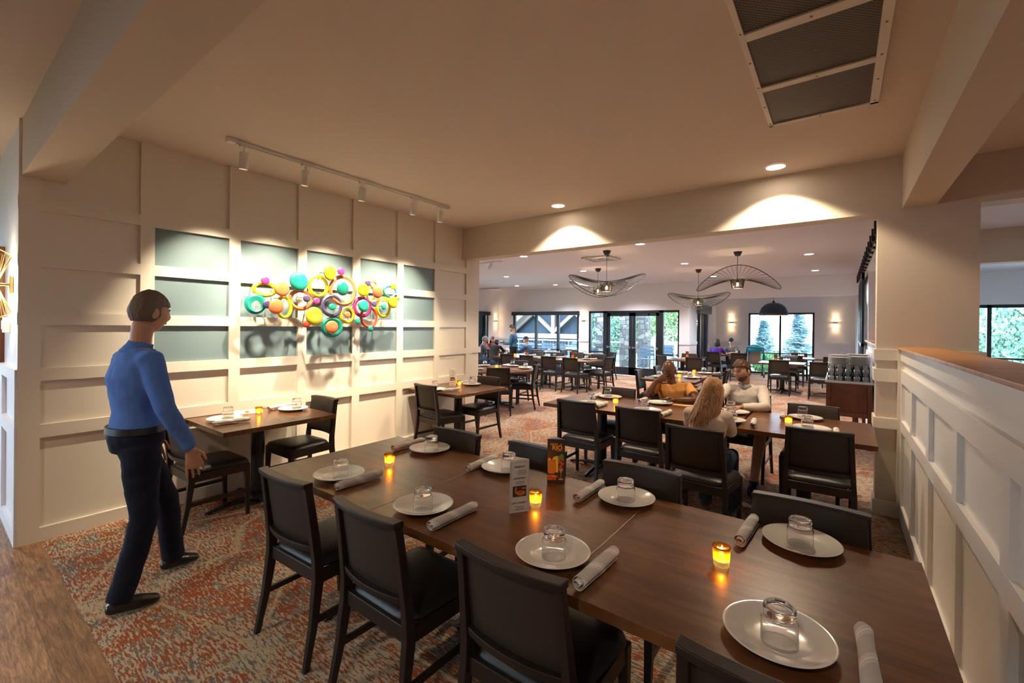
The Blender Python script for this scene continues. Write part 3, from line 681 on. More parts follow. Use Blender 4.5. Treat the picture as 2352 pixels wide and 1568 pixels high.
def plate(x,y,label,group,rz=0,z=.75):
    if not used['p']: used['p']=1; o=PLATE; o.location=(x,y,z); o.rotation_euler=(0,0,R(rz)); o['label']=label; o['group']=group; return o
    return dup(PLATE,(x,y,z),R(rz),label,group)
def glass(x,y,label,group,z=.7592):
    if z>.85:
        if not used['h']: used['h']=1; o=G2; o.location=(x,y,z); o['label']=label; o['group']=group; return o
        return dup(G2,(x,y,z),0,label,group)
    if not used['g']: used['g']=1; o=GLASS; o.location=(x,y,z); o['label']=label; o['group']=group; return o
    return dup(GLASS,(x,y,z),0,label,group)
def napkin(x,y,rz,label,group,k=0,z=.7745):
    if not used['n'][k]: used['n'][k]=1; o=NAPS[k]; o.location=(x,y,z); o.rotation_euler=(0,0,R(rz)); o['label']=label; o['group']=group; return o
    return dup(NAPS[k],(x,y,z),R(rz),label,group)
# ------------------------------------------------------------------ front long table (three tables pushed together)
g1='front long table'
make_table('dining_table','dark wood table, end of the front long table nearest the wall sculpture',-2.2107,1.715,.979,.96,group=g1)
make_table('dining_table','middle dark wood table of the front long table, two menus standing on it',-1.2285,1.715,.9825,.96,group=g1)
make_table('dining_table','dark wood table at the front end by the half wall, single candle in its centre',-.2430,1.715,.985,.96,group=g1)
pn=['end nearest the walking waiter','second place from the walking waiter','third place from the walking waiter','place beside the half wall']
for i,(px,gx,nx) in enumerate(((-2.235,-2.195,-2.055),(-1.545,-1.515,-1.345),(-.845,-.832,-.664),(-.128,-.122,.066))):
    chair((-2.19,-1.525,-.842,-.098)[i],(1.322,1.328,1.368,1.335)[i],(2,-1,0,1)[i],'black dining chair, near side of the front table, '+pn[i],'chairs at the front long table')
    plate(px,1.405,'white plate, near side of the front table, '+pn[i],'plates on the front table',rz=20*i)
    glass(gx,1.392-(.0,.02,.0,.01)[i],'upturned water glass, near side of the front table, '+pn[i],'glasses on the front table')
    napkin(nx,1.400+(.01,0,0,.03)[i],(0,-1,-2,2)[i],'striped napkin roll, near side of the front table, '+pn[i],'napkin rolls on the front table',i%2)
pf=['end nearest the wall sculpture','behind the white menu card','right of the orange menu card','place nearest the half wall']
for i,(px,gx,nx) in enumerate(((-2.225,-2.195,-2.40),(-1.585,-1.545,-1.73),(-.832,-.830,-1.01),(-.114,-.116,-.297))):
    chair((-2.15,-1.512,-.842,-.105)[i],(2.015,2.045,2.050,2.025)[i],180+(1,-2,0,-1)[i],'black dining chair, far side of the front table, '+pf[i],'chairs at the front long table')
    plate(px,2.075,'white plate, far side of the front table, '+pf[i],'plates on the front table',rz=35*i)
    glass(gx,2.062,'upturned water glass, far side of the front table, '+pf[i],'glasses on the front table')
    napkin(nx,2.04,(2,1,-1,-3)[i],'striped napkin roll, far side of the front table, '+pf[i],'napkin rolls on the front table',(i+1)%2)
for x,y,l in ((-2.18,1.705,'at the sculpture end of the front table'),(-1.150,1.750,'beside the white menu card on the front table'),(-.332,1.722,'standing alone on the half wall end of the front table')): votive(x,y,'lit amber glass votive candle '+l)
# menus
def textobj(name,body,size,loc,rot,mat,parent,align='CENTER',ext=.0003,bold=0):
    c=bpy.data.curves.new(name,'FONT'); c.body=body; c.size=size; c.align_x=align; c.extrude=ext; c.offset=bold
    c.materials.append(mat); q=bpy.data.objects.new('tmp_text',c); COL.objects.link(q); me=bpy.data.meshes.new_from_object(q.evaluated_get(bpy.context.evaluated_depsgraph_get())); bpy.data.objects.remove(q); me.name=name; o=bpy.data.objects.new(name,me); COL.objects.link(o); o.parent=parent; o.location=loc; o.rotation_euler=rot; return o
W['paper']=plain('white_card',(.72,.70,.66),.5); W['ink']=plain('dark_ink',(.05,.045,.04),.6); W['menudark']=plain('dark_brown_card',(.055,.032,.022),.35); W['orange_ink']=plain('orange_print',(.90,.33,.02),.4)
W['yellow_ink']=plain('yellow_print',(.92,.60,.02),.4); W['red_ink']=plain('red_print',(.62,.07,.03),.4); W['amber_ink']=plain('amber_print',(.72,.24,.03),.4); W['green_ink']=plain('green_print',(.12,.28,.05),.4)
W['tan_ink']=plain('tan_print',(.55,.30,.15),.4)
def menu_card(x,y,deg,label,kind,h=.24,w=.094,lying=False):
    t=thing('table_menu_card',label,'menu',(x,y,.75),R(deg)); T=t
    if lying: t.rotation_euler=(R(-62),0,R(deg)); t.location=(x,y,.752)
    m=MB(); d=w*.55
    tri=[(-w/2,0),(w/2,0),(0,d)]
    if lying: m.prism([(-.03+.0,0),(.03,0),(0,.045)],-h/2,h/2,'x'); 
    else: m.prism(tri,0,h,'z')
    if lying:
        m=MB(); m.box(-h/2,h/2,-.001,.0,0,.062); m.box(-h/2,h/2,.0,.001,0,.062)
        m.add([(-h/2,.001,.062),(h/2,.001,.062),(h/2,.055,.030),(-h/2,.055,.030)],[(0,1,2,3)])
    body=m.build('card',W['paper'] if kind=='white' else W['menudark'],t,local=True)
    if lying:
        a=MB(); a.box(-.035,.012,-.0018,-.001,.006,.056); a.build('food_picture',W['tan_ink'],t,local=True)
        a=MB(); a.ell((-.012,-.0018,.027),(.014,.0006,.014)); a.build('food_picture',W['red_ink'],t,local=True)
        for k in range(5): a=MB(); a.box(-.10+.0,-.055,-.0016,-.001,.012+k*.009,.0135+k*.009); a.box(.03,.065,-.0016,-.001,.012+k*.009,.0135+k*.009); a.build('text_lines',W['ink'],t,local=True)
        return t
    Rt=(R(90),0,0)
    if kind=='white':
        fr=MB()
        for a,b,c,e in ((-.042,.042,.012,.0126),(-.042,.042,.228,.2286),(-.042,-.0414,.012,.228),(.0414,.042,.012,.228)): fr.box(a,b,-.0006,0,c,e)
        for q,(za,n_) in enumerate(((.195,4),(.144,3),(.030,3))):
            for k in range(n_):
                wd=.018+.006*((k*7+q)%3)/2; cx=.012 if q==0 else .002
                fr.box(cx-wd,cx+wd,-.0006,0,za-.004-k*.0065,za-.0025-k*.0065)
        fr.build('text_lines',W['ink'],t,local=True)
        textobj('heading','TAKEOUT',.0115,(0,-.0004,.204),Rt,W['ink'],t,bold=.0003); textobj('heading','LOCATION',.0115,(0,-.0004,.152),Rt,W['ink'],t,bold=.0003); textobj('heading',"LET'S CONNECT",.0100,(0,-.0004,.040),Rt,W['ink'],t,bold=.0003)
        p=MB(); p.box(-.033,.033,-.0008,0,.072,.121); p.build('food_picture',plain('dark_photo',(.10,.035,.02),.35),t,local=True)
        p=MB(); p.ell((.006,-.001,.088),(.022,.0006,.011)); p.build('food_picture',W['amber_ink'],t,local=True)
        p=MB(); p.ell((.006,-.0014,.092),(.012,.0006,.005)); p.build('food_picture',W['red_ink'],t,local=True)
        p=MB(); p.box(-.022,-.014,-.0012,0,.088,.116); p.box(.012,.03,-.0012,0,.106,.112); p.build('food_picture',W['tan_ink'],t,local=True)
    else:
        textobj('wordmark','pizza',.021,(-.012,-.0006,.208),Rt,W['orange_ink'],t,bold=.0002)
        textobj('wordmark','RIO',.0335,(.006,-.0006,.183),Rt,W['orange_ink'],t,bold=.0016)
        p=MB(); p.prism([(.021,.214),(.031,.214),(.026,.203)],-.001,0,'y'); p.box(.0,.036,-.0008,0,.176,.178); p.build('wordmark_detail',W['orange_ink'],t,local=True)
        p=MB(); p.prism([(-.046,.120),(-.040,.138),(-.030,.134),(-.024,.120)],-.0012,0,'y'); p.prism([(-.022,.128),(-.014,.142),(.004,.150),(.004,.128)],-.0012,0,'y'); p.box(-.002,.012,-.0009,0,.06,.148); p.build('drink_picture',W['yellow_ink'],t,local=True)
        p=MB(); p.prism([(-.044,.128),(-.002,.124),(-.004,.060),(-.014,.052),(-.036,.052),(-.044,.062)],-.0016,0,'y'); p.box(-.046,.0,-.001,0,.018,.045); p.build('drink_picture',W['amber_ink'],t,local=True)
        for cx,cz,r_ in ((-.03,.032,.013),(-.012,.026,.011),(.020,.118,.010),(.033,.108,.011),(.026,.092,.009),(.036,.128,.007),(.004,.038,.008)):
            p=MB(); p.ell((cx,-.0012,cz),(r_,.0012,r_*.8),seg=10,rows=6); p.build('flower_picture',W['red_ink'],t,local=True)
        p=MB(); p.prism([(.014,.082),(.040,.082),(.030,.060),(.024,.060)],-.0014,0,'y'); p.box(.0255,.0285,-.0012,0,.028,.062); p.ell((.027,-.0012,.024),(.014,.001,.005),seg=12,rows=6); p.build('drink_picture',W['tan_ink'],t,local=True)
        p=MB(); p.ell((.032,-.001,.145),(.011,.001,.016),seg=10,rows=6); p.ell((.017,-.001,.135),(.007,.001,.018),seg=10,rows=6); p.build('leaf_picture',W['green_ink'],t,local=True)
    return t
menu_card(-1.168,1.643,56,'white upright menu card headed TAKEOUT standing on the front table','white')
menu_card(-1.228,2.067,30,'dark menu card with orange pizza RIO lettering standing on the front table','rio')
menu_card(-4.458,1.86,72,'white folded menu card lying on its side on the nearest wall table','white',lying=True,h=.233)
menu_card(-4.385,4.51,44,'white upright menu card on the second table along the panelled wall','white',h=.235)
# ------------------------------------------------------------------ second long table
g2_='second long table'
for k,(x,w_) in enumerate(((-2.165,'the end farthest from the column'),(-1.185,'bald man seated behind it'),(-.24,'the end beside the column'))):
    make_table('dining_table','dark wood table of the second long table, '+w_,x,4.66,(.975,.975,.975)[k] if k<2 else .95,.97,group=g2_)
gl='places on the second long table'
dn_=['left end, near side','second from the left, near side','before the long haired woman','right end, near side']
for i,(cx,cy,px,py,gx,nx,ny) in enumerate(((-2.125,4.190,-2.18,4.42,-2.215,-2.03,4.36),(-1.475,4.180,-1.55,4.40,-1.60,-1.345,4.33),(-.85,3.70,-.80,4.42,-.79,-.60,4.40),(-.12,4.225,-.18,4.50,-.215,-.01,4.40))):
    chair(cx,cy,(1,-2,-4,1)[i],'black chair, near side of the second long table, '+('left end','second from the left','pulled out under the blond woman','right end by the column')[i],'chairs at the second long table')
    plate(px,py,'white plate on the second long table, '+dn_[i],gl); glass(gx,py+.06,'upturned glass on the second long table, '+dn_[i],gl)
    napkin(nx,ny,(3,-2,5,2)[i],'napkin roll on the second long table, '+dn_[i],gl,i%2)
df=['left end, far side','before the bald man','before the bearded man','right end, far side']
for i,(cx,cy,px,py,gx,nx,ny) in enumerate(((-2.165,4.885,-2.20,4.95,-2.25,-2.35,4.88),(-1.56,5.36,-1.60,4.93,-1.62,-1.80,5.0),(-.82,5.40,-.84,4.88,-.88,-1.02,4.97),(-.205,4.97,-.25,5.00,-.275,-.425,4.93))):
    chair(cx,cy,180+(0,3,-2,-1)[i],'black chair, far side of the second long table, '+('left end','under the bald man','under the bearded man','right end by the column')[i],'chairs at the second long table')
    plate(px,py,'white plate on the second long table, '+df[i],gl)
    if i!=1: glass(gx,py+.05,'upturned glass on the second long table, '+df[i],gl)
    if i!=2: napkin(nx,ny,(3,-4,0,2)[i],'napkin roll on the second long table, '+df[i],gl,(i+1)%2)
votive(-1.98,4.60,'lit votive candle on the left part of the second long table'); votive(-.358,4.635,'lit votive candle on the right part of the second long table')
m=MB(); m.box(-.15,.15,-.045,.045,0,.004); o=m.build('manila_folder',plain('tan_paper',(.75,.45,.18),.7)); o.location=(-1.33,5.02,.75); o.rotation_euler=(0,0,.1); tag(o,'tan paper lying beside the bald man on the second long table','paper')
# ------------------------------------------------------------------ tables along the panelled wall
make_table('dining_table','dark wood wall table nearest the walking waiter',-4.235,1.89,.825,.955,off=(.015,-.05),group='tables along the panelled wall')
make_table('dining_table','dark wood wall table at the far end of the panelled wall',-4.183,4.415,.92,.97,off=(.0,0),group='tables along the panelled wall')
cw='chairs at the wall tables'
chair(-4.19,1.44,2,'black dining chair at the nearest wall table, partly behind the waiter',cw); chair(-4.20,2.225,181,'black dining chair across the nearest wall table, back to the header',cw)
chair(-4.13,4.03,-6,'black dining chair at the far wall table, seen from behind',cw); chair(-4.12,4.735,178,'black dining chair across the far wall table, beside the wall end',cw)
gw='places on the wall tables'
plate(-4.31,1.60,'white plate on the nearest wall table, waiter side',gw); glass(-4.34,1.64,'upturned glass on the nearest wall table, waiter side',gw); napkin(-4.125,1.585,-6,'napkin roll on the nearest wall table, waiter side',gw,0)
plate(-4.32,2.21,'white plate on the nearest wall table, far side',gw); glass(-4.35,2.26,'upturned glass on the nearest wall table, far side',gw); napkin(-4.49,2.18,10,'napkin roll on the nearest wall table, far side',gw,1)
votive(-4.345,1.90,'lit votive candle on the nearest wall table beside the lying menu')
plate(-4.24,4.04,'white plate on the far wall table, near side',gw); glass(-4.33,4.12,'upturned glass on the far wall table, near side',gw); napkin(-4.03,4.11,-14,'napkin roll on the far wall table, near side',gw,0)
plate(-4.22,4.73,'white plate on the far wall table, far side',gw); glass(-4.27,4.80,'upturned glass on the far wall table, far side',gw); napkin(-4.42,4.73,4,'napkin roll on the far wall table, far side',gw,1)
votive(-4.30,4.56,'lit votive candle on the far wall table beside the standing menu')
# ------------------------------------------------------------------ wall sculpture
PAL={'magenta':(.50,.035,.20),'orange':(.86,.20,.065),'teal':(.01,.27,.20),'yellow':(.82,.62,.01),'purple':(.075,.055,.14),'lime':(.58,.55,.02),'red':(.72,.075,.03)}
PM={k:plain('enamel_'+k,c,.33,coat=.3,var=.12,vscale=14) for k,c in PAL.items()}
DISCS=[(1.997,2.017,.04,.039,'magenta'),(2.15,1.948,.074,.074,'orange'),(2.328,2.038,.099,.096,'teal'),(2.666,2.156,.072,.078,'yellow'),(2.793,2.188,.041,.039,'magenta'),(2.825,1.998,.073,.075,'teal'),(2.407,1.867,.04,.037,'purple'),(2.521,1.846,.038,.035,'magenta'),(2.012,1.786,.039,.038,'purple'),(2.097,1.769,.073,.075,'orange'),(2.486,1.684,.095,.098,'lime'),(2.402,1.601,.038,.037,'red'),(2.689,1.79,.041,.036,'teal'),(2.885,1.711,.041,.037,'orange'),(2.69,1.571,.071,.07,'orange'),(3.148,2.088,.037,.035,'purple'),(3.079,2.004,.076,.076,'yellow'),(3.275,1.989,.074,.07,'orange'),(3.51,2.076,.038,.036,'yellow'),(3.499,1.882,.078,.073,'yellow'),(3.576,1.933,.031,.030,'orange'),(3.234,1.851,.039,.036,'purple'),(3.083,1.82,.076,.074,'teal'),(3.008,1.642,.036,.036,'teal'),(3.191,1.553,.036,.033,'teal'),(3.382,1.821,.034,.032,'teal')]
RINGS=[(2.004,1.934,.116,.077,.032,'yellow'),(1.918,1.789,.095,.099,.053,'teal'),(2.198,1.768,.083,.118,.032,'yellow'),(2.368,1.853,.128,.114,.039,'orange'),(2.553,2.008,.122,.125,.038,'yellow'),(2.845,1.982,.168,.173,.039,'orange'),(2.712,1.803,.129,.124,.035,'purple'),(2.719,1.569,.129,.112,.044,'teal'),(2.903,1.709,.095,.1,.032,'yellow'),(3.102,1.808,.126,.125,.041,'magenta'),(3.198,1.69,.119,.129,.03,'red'),(3.491,2.015,.108,.074,.023,'teal'),(3.4,1.817,.117,.13,.037,'yellow'),(3.246,2.08,.049,.04,.014,'yellow'),(3.213,1.958,.056,.094,.018,'yellow')]
t=thing('wall_sculpture','colourful metal wall sculpture of domed discs and rings on the slate blue panels','wall art',(-4.65,2.7,1.85))
RX=Matrix.Rotation(PI/2,4,'Y')
rods=MB(); r_=random.Random(3)
for i,(y,z,a,b,c) in enumerate(DISCS):
    x=-4.46+.025*r_.random()
    m=MB(); s=max(a,b); h=s*.32
    pr=[(0,h)]+[(s*math.sin(k*PI/20),h*math.cos(k*PI/20)**.8) for k in range(1,10)]+[(s*1.0,0),(s*.985,-.006),(s*.9,-.004),(0,h*.75)]
    Mx=Matrix.Translation((x,y,z))@Matrix.Rotation(r_.uniform(-.12,.12),4,'Z')@Matrix.Rotation(r_.uniform(-.12,.12),4,'Y')@RX@Matrix.Diagonal((b/s,a/s,1,1))
    m.lathe(pr,36,Mx); m.build('disc',PM[c],t); rods.tube([(x,y,z),(-4.66,y,z+.02)],.004,6)
for i,(y,z,a,b,th,c) in enumerate(RINGS):
    x=-4.50+.02*r_.random(); m=MB(); v=[];f=[]; n=56
    ca,sa=r_.uniform(-.15,.15),r_.uniform(-.15,.15)
    prof=[(1,0,-.006),(1,.0,.002),(.55,0,.013),(0,0,.006),(0,0,-.004)]
    for k in range(n):
        q=2*PI*k/n
        off=(.018*math.cos(q-2.0) if c=='teal' and i==1 else 0)
        for u,_,hx in prof:
            ra=a-th*(1-u)*1.0-(off if u==0 else 0); rb=b-th*(1-u)-(off if u==0 else 0)
            v.append((x+hx+ra*math.cos(q)*sa*.35+rb*math.sin(q)*ca*.35,y+ra*math.cos(q),z+rb*math.sin(q)))
    P_=len(prof)
    for k in range(n):
        for j in range(P_): f.append((k*P_+j,k*P_+(j+1)%P_,((k+1)%n)*P_+(j+1)%P_,((k+1)%n)*P_+j))
    m.add(v,f,False); o=m.build('ring',PM[c],t)
    for q in (2.0,): rods.tube([(x,y+(a-th/2)*math.cos(q),z+(b-th/2)*math.sin(q)),(-4.66,y+(a-th/2)*math.cos(q),z+(b-th/2)*math.sin(q))],.0035,6)
m=MB(); r2=MB()
rods.build('mounting_rods',W['steel'],t)
# ------------------------------------------------------------------ wire pendants
def pendant(label,x,y,zc,R0,sign,rot,zbend):
    """wire hat pendant: ceiling cup, cord, basket, brim wires, rim"""
    t=thing('wire_pendant_lamp',label,'pendant lamp',(x,y,3.03),0,'wire brim pendant lamps'); d=zc-3.03
    m=MB(); m.lathe([(0,0),(.075,0),(.07,-.02),(.045,-.075),(.012,-.085),(0,-.085)],24); m.build('ceiling_cup',W['black_metal'],t,local=True)
    m=MB(); m.tube([(0,0,-.08),(0,0,d+.08)],.004,8); m.tube([(0,0,d+.10),(0,0,d+.03)],.018,12); m.build('cord',W['black_metal'],t,local=True)
    m=MB(); n=46
    for k in range(n):
        q=2*PI*k/n; q2=q+.10; m.tube([(.120*math.cos(q),.120*math.sin(q),d+.075),(.092*math.cos(q2),.092*math.sin(q2),d-.085)],.0045,5)
    m.ring((0,0,d+.075),.121,.007,40,6); m.ring((0,0,d-.085),.092,.007,40,6); m.build('basket',W['wire'],t,local=True)
    m=MB(); nb=48; rim=[]
    for k in range(nb):
        q=2*PI*k/nb; R1=R0*(1+.0*math.cos(2*q)); c2=math.cos(2*(q-rot))
        fr=math.cos(q-rot-PI/2); zz=d+.075+((.02+abs(zbend)*.62*c2-.19*fr) if sign>0 else (-.03-.16*c2+.06*fr)); rr=R0*(1.0-.12*(1-c2)/2)
        p=Vector((rr*math.cos(q),rr*math.sin(q),zz)); rim.append(p)
        a=Vector((.12*math.cos(q),.12*math.sin(q),d+.075)); mid=(a+p)/2+Vector((0,0,-.10*(zz-d-.075)))
        m.tube([a,mid,p],.0033,5)
    m.ring((0,0,0),0,.0065,nb,6,closed_pts=rim); m.build('brim',W['wire'],t,local=True)
    m=MB(); m.ell((0,0,d-.02),(.022,.022,.036),seg=14,rows=8); m.build('bulb',W['bulb'],t,local=True)
    point((x,y,zc-.075),5,(1,.66,.36),.03,'pendant_lamp'); return t
def LT(x,y): return math.atan2(y,x)+PI/2
pendant('nearest wire brim pendant lamp, rim tips turned up, below the ceiling vent',-3.51,7.68,2.36,.70,1,LT(-3.51,7.68),.20)
pendant('wire brim pendant lamp half hidden behind the nearest one',-4.75,9.90,2.50,.70,1,LT(-4.75,9.9)+.1,.19)
pendant('small looking wire brim pendant lamp beyond the bald man',-2.77,11.33,2.24,.70,1,LT(-2.77,11.33),.17)
pendant('wire brim pendant lamp with drooping rim tips, right of the others',-1.535,9.10,2.44,.70,-1,LT(-1.535,9.1),-.18)
t=thing('dome_pendant_lamp','navy dome pendant lamp with copper lining before the alcove window','pendant lamp',(-1.615,15.5,2.95))
m=MB(); m.lathe([(.385,-.94),(.388,-.92),(.375,-.83),(.33,-.71),(.25,-.62),(.14,-.565),(.04,-.55),(.03,-.50),(0,-.50)],40); m.build('shade',W['dome'],t,local=True)
m=MB(); m.lathe([(.383,-.938),(.370,-.83),(.325,-.716),(.245,-.627),(.13,-.573),(0,-.56)],40); m.build('lining',W['copper'],t,local=True)
m=MB(); m.tube([(0,0,0),(0,0,-.52)],.006,8); m.build('cord',W['black_metal'],t,local=True)
m=MB(); m.ell((0,0,-.68),(.035,.035,.045)); m.build('bulb',W['lamp_far'],t,local=True); point((-1.615,15.5,2.2),12,(1,.7,.45),.04,'dome_lamp')
# ------------------------------------------------------------------ wall sconces
def sconce(x,y,z,ax,label):
    t=thing('wall_sconce',label,'wall light',(x,y,z),0 if ax=='y' else PI/2,'brass sconces of the far room')
    m=MB(); m.cbox((0,-.012,0),(.07,.024,.10)); m.build('backplate',W['brass'],t,.004,local=True)
    m=MB(); m.lathe([(.048,-.035),(.052,-.035),(.052,.035),(.048,.035)],28,Matrix.Translation((0,-.075,0))); m.tube([(0,-.02,0),(0,-.03,0)],.014,10); m.build('cylinder',W['brass'],t,local=True)
    m=MB(); m.ell((0,-.075,.035),(.036,.036,.025)); m.ell((0,-.075,-.035),(.036,.036,.025)); m.build('bulb',emis('sconce_bulb',(1,.66,.30),22),t,local=True)
    n=Vector((0,-.075,0)) if ax=='y' else Vector((.075,0,0))
    p=Vector((x,y,z))+n; w_=Vector((x,y,z))
    for s in (1,-1): spot(p+Vector((0,0,s*.065)),3.2,80,.6,(1,.66,.32),p+Vector((0,0,s*1))-n*.5,.02,'sconce_lamp')
    return t
sconce(-11.15,13.89,1.805,'x','brass up and down wall sconce beside the far left corner window')
sconce(-7.305,14.1,1.815,'y','brass up and down wall sconce between the long window and the glass doors')
sconce(-3.165,17.68,1.82,'y','brass up and down wall sconce left of the alcove window')
sconce(-.106,17.68,1.82,'y','brass up and down wall sconce right of the alcove window')
t=thing('wire_fan_sconce','brass wire fan wall sconce with two globe bulbs at the passage edge of the picture','wall light',(-5.06,.43,1.875))
m=MB(); m.cbox((0,-.012,0),(.07,.022,.13)); m.tube([(0,-.02,0),(0,-.10,0)],.012,12); m.tube([(0,-.10,-.03),(0,-.10,.03)],.03,20); m.build('backplate',W['brass'],t,.003,local=True)
m=MB()
for s in (1,-1):
    top=[]
    for k in range(22):
        q=PI*2*k/22; a=Vector((.03*math.cos(q),-.10+.03*math.sin(q),s*.03)); p=Vector((.15*math.cos(q),-.17+.17*math.sin(q)*.95,s*(.24+.03*math.cos(q*2)))); top.append(p); m.tube([a,p],.0022,5)
    m.ring((0,0,0),0,.003,22,6,closed_pts=top)
m.build('wire_fan',W['brass'],t,local=True)
m=MB(); m.ell((0,-.10,.062),(.034,.034,.034)); m.ell((0,-.10,-.062),(.034,.034,.034)); m.build('globe_bulb',emis('globe_bulb',(1,.84,.62),14),t,local=True)
for s in (1,-1): point((-5.06,.33,1.875+s*.11),2.6,(1,.72,.42),.03,'fan_sconce_lamp')
m=MB(); m.box(-5.31,-5.21,.395,.43,1.51,1.63); m.box(-5.285,-5.235,.388,.396,1.535,1.605); tag(m.build('wall_switch',plain('white_plastic',(.75,.75,.76),.4),None,.003),'white wall switch box on the passage wall under the wire sconce','switch')
# ------------------------------------------------------------------ sideboard with dishes
t=thing('sideboard','reddish brown serving cabinet with pale top along the far right wall','sideboard',(.11,8.35,0))
m=MB(); m.box(-.155,.372,7.48,9.25,.872,.90); m.build('top_board',W['stainless'],t,.004)
m=MB(); m.box(-.12,.335,7.52,9.22,.46,.872); m.build('body',W['cherry'],t,.003)
m=MB()
for a,b in ((-.14,-.095),(.31,.355)): m.box(a-.001,b+.001,7.498,7.53,.42,.8715)
m.box(-.095,.31,7.505,7.53,.83,.871); m.box(-.095,.31,7.505,7.53,.421,.48); m.build('front_frame',W['cherry'],t,.003)
for x,y in ((-.14,7.50),(.31,7.50),(-.14,9.19),(.31,9.19),(.18,7.9),(.18,9.0)): m=MB(); m.box(x,x+.045,y,y+.045,0,.4595); m.build('leg',W['cherry'],t,.003)
glab='upturned tumbler in the block of stacked glasses on the brown sideboard'
for tier in (0,1):
    for i in range(5):
        for j in range(5): glass(-.085+i*.094,7.58+j*.095,glab+', '+('lower','upper')[tier]+' tier'+(', front row' if j==0 else ''),'tumblers stacked on the sideboard',.90+tier*.1005)
for k,(x,y,n) in enumerate(((-.0,8.32,16),(.235,8.36,17),(-.0,8.70,17),(.235,8.74,18))):
    for j in range(n): plate(x+r_.uniform(-.003,.003),y+r_.uniform(-.003,.003),('topmost white plate' if j==n-1 else 'white plate')+' of the '+('front left','front right','rear left','rear right')[k]+' plate stack on the brown sideboard','plates stacked on the sideboard',r_.uniform(0,90),.90+j*.0172)
# sliding door on the far right wall
t=thing('sliding_barn_door','black glazed folding door leaves parked along the far right wall','sliding door',(.33,11.4,0))
for k in range(4):
    y=10.0+k*.75; m=MB(); x=.31+.012*k
    for a,b in ((y,y+.09),(y+.62,y+.71)): m.box(x,x+.04,a,b,.03,2.62)
    for a,b in ((.03,.25),(1.30,1.36),(2.50,2.62)): m.box(x,x+.04,y,y+.71,a,b)
    pnl=m.build('door_leaf',W['black_frame'],t); g=MB(); g.box(x+.015,x+.02,y+.08,y+.63,.24,2.51); g.build('pane',W['pane'],pnl)
m=MB(); m.box(.34,.36,6.4,13.4,2.74,2.80)
for k in range(14): m.tube([(.35,6.6+k*.5,2.77),(.40,6.6+k*.5,2.77)],.02,8); m.box(.31,.345,6.58+k*.5,6.64+k*.5,2.70,2.86)
m.build('track',W['black_metal'],t)
# ------------------------------------------------------------------ far room tables and chairs
def places(T_,L_,gname):
    for i,(x,y) in enumerate(T_): 
        plate(x,y,'white plate '+L_[i],gname,z=.75); glass(x-.05,y+.10,'upturned glass '+L_[i],gname); napkin(x+.19,y,rnd.uniform(-20,20),'napkin roll '+L_[i],gname,i%2)
fg='far room tables'; fc='far room chairs'
make_table('dining_table','round dark table just beyond the end of the panelled wall',-5.50,6.95,.75,0,round_=True,col_r=.07,group=fg)
chair(-5.02,6.36,37,'black chair with its back to the camera at the round table',fc)
chair(-5.00,7.17,112,'black chair standing sideways at the right of the round table',fc)
chair(-5.54,7.55,190,'black chair facing the camera behind the round table',fc)
chair(-6.25,7.20,250,'black chair at the far left side of the round table',fc)
for i,(a,w_) in enumerate(((35,'at the right rim of the round table'),(95,'at the back rim of the round table'),(160,'at the left rim of the round table'),(245,'at the front rim of the round table'))):
    x=-5.5+.55*math.cos(R(a)); y=6.95+.55*math.sin(R(a)); plate(x,y,'white plate '+w_,'places at the round table'); glass(x-.06,y+.09,'upturned glass '+w_,'places at the round table'); 
    napkin(x-.17*math.sin(R(a)),y+.17*math.cos(R(a)),a+90,'napkin roll '+w_,'places at the round table',i%2)
votive(-5.56,6.98,'lit votive candle in the middle of the round table')
for i,(x,w_) in enumerate(((-5.43,'right end of the far middle row'),(-6.42,'centre of the far middle row'),(-7.41,'left end of the far middle row'))):
    make_table('dining_table','dark table, '+w_,x,10.2,.97,.86,group=fg)
    places([(x-.2,9.92),(x+.12,10.45)],['on the near side, '+w_,'on the far side, '+w_],'places in the far middle row')
    votive(x-.05,10.2,'lit votive candle on the table at the '+w_,e=.4)
for i,(x,w_) in enumerate(((-5.19,'first from the right'),(-5.87,'second from the right'),(-6.50,'third from the right'),(-7.17,'fourth from the right'))):
    chair(x,(9.60,9.68,9.62,9.66)[i],(-3,2,0,4)[i],'black chair with its back to the camera, far middle row, '+w_,fc)
    chair(x-.04,10.78+.03*(i%2),180+(3,-4,2,-2)[i],'black chair facing the camera in the far middle row, '+w_,fc)
chair(-4.83,10.3,84,'black chair at the right head of the far middle row',fc)
# window row
for i,(x,y,w_) in enumerate(((-6.35,12.55,'by the sconce and the long window, right'),(-7.75,12.7,'under the middle of the long window'))):
    make_table('dining_table','dark table '+w_,x,y,.8,.8,group=fg); places([(x,y-.2)],['on the table '+w_],'places in the window row')
    chair(x-.62,y,-88,'black chair left of the table '+w_,fc); chair(x+.62,y,92,'black chair right of the table '+w_,fc)
chair(-6.2,11.75,4,'black chair in front of the table by the sconce',fc); chair(-7.6,11.9,-3,'black chair in front of the table under the long window',fc)
# party table
make_table('dining_table','round table of the party in the far left corner',-9.05,11.95,.72,0,round_=True,col_r=.07,group=fg)
chair(-8.98,11.27,5,'black chair the child in the hat sits on',fc); chair(-9.66,11.30,-52,'black chair the man in the grey cap sits on',fc); chair(-9.93,12.18,-120,'black chair the woman in red sits on',fc); chair(-8.16,11.95,95,'black chair the person in the dark cap sits on',fc)
for i,(a,w_) in enumerate(((0,'near the server'),(90,'near the window'),(180,'near the man in the grey cap'),(270,'near the child'))):
    plate(-9.05+.45*math.cos(R(a)),11.95+.45*math.sin(R(a)),'white plate on the party table '+w_,'plates on the party table')
    glass(-9.05+.28*math.cos(R(a+35)),11.95+.28*math.sin(R(a+35)),'glass on the party table '+w_,'glasses on the party table')
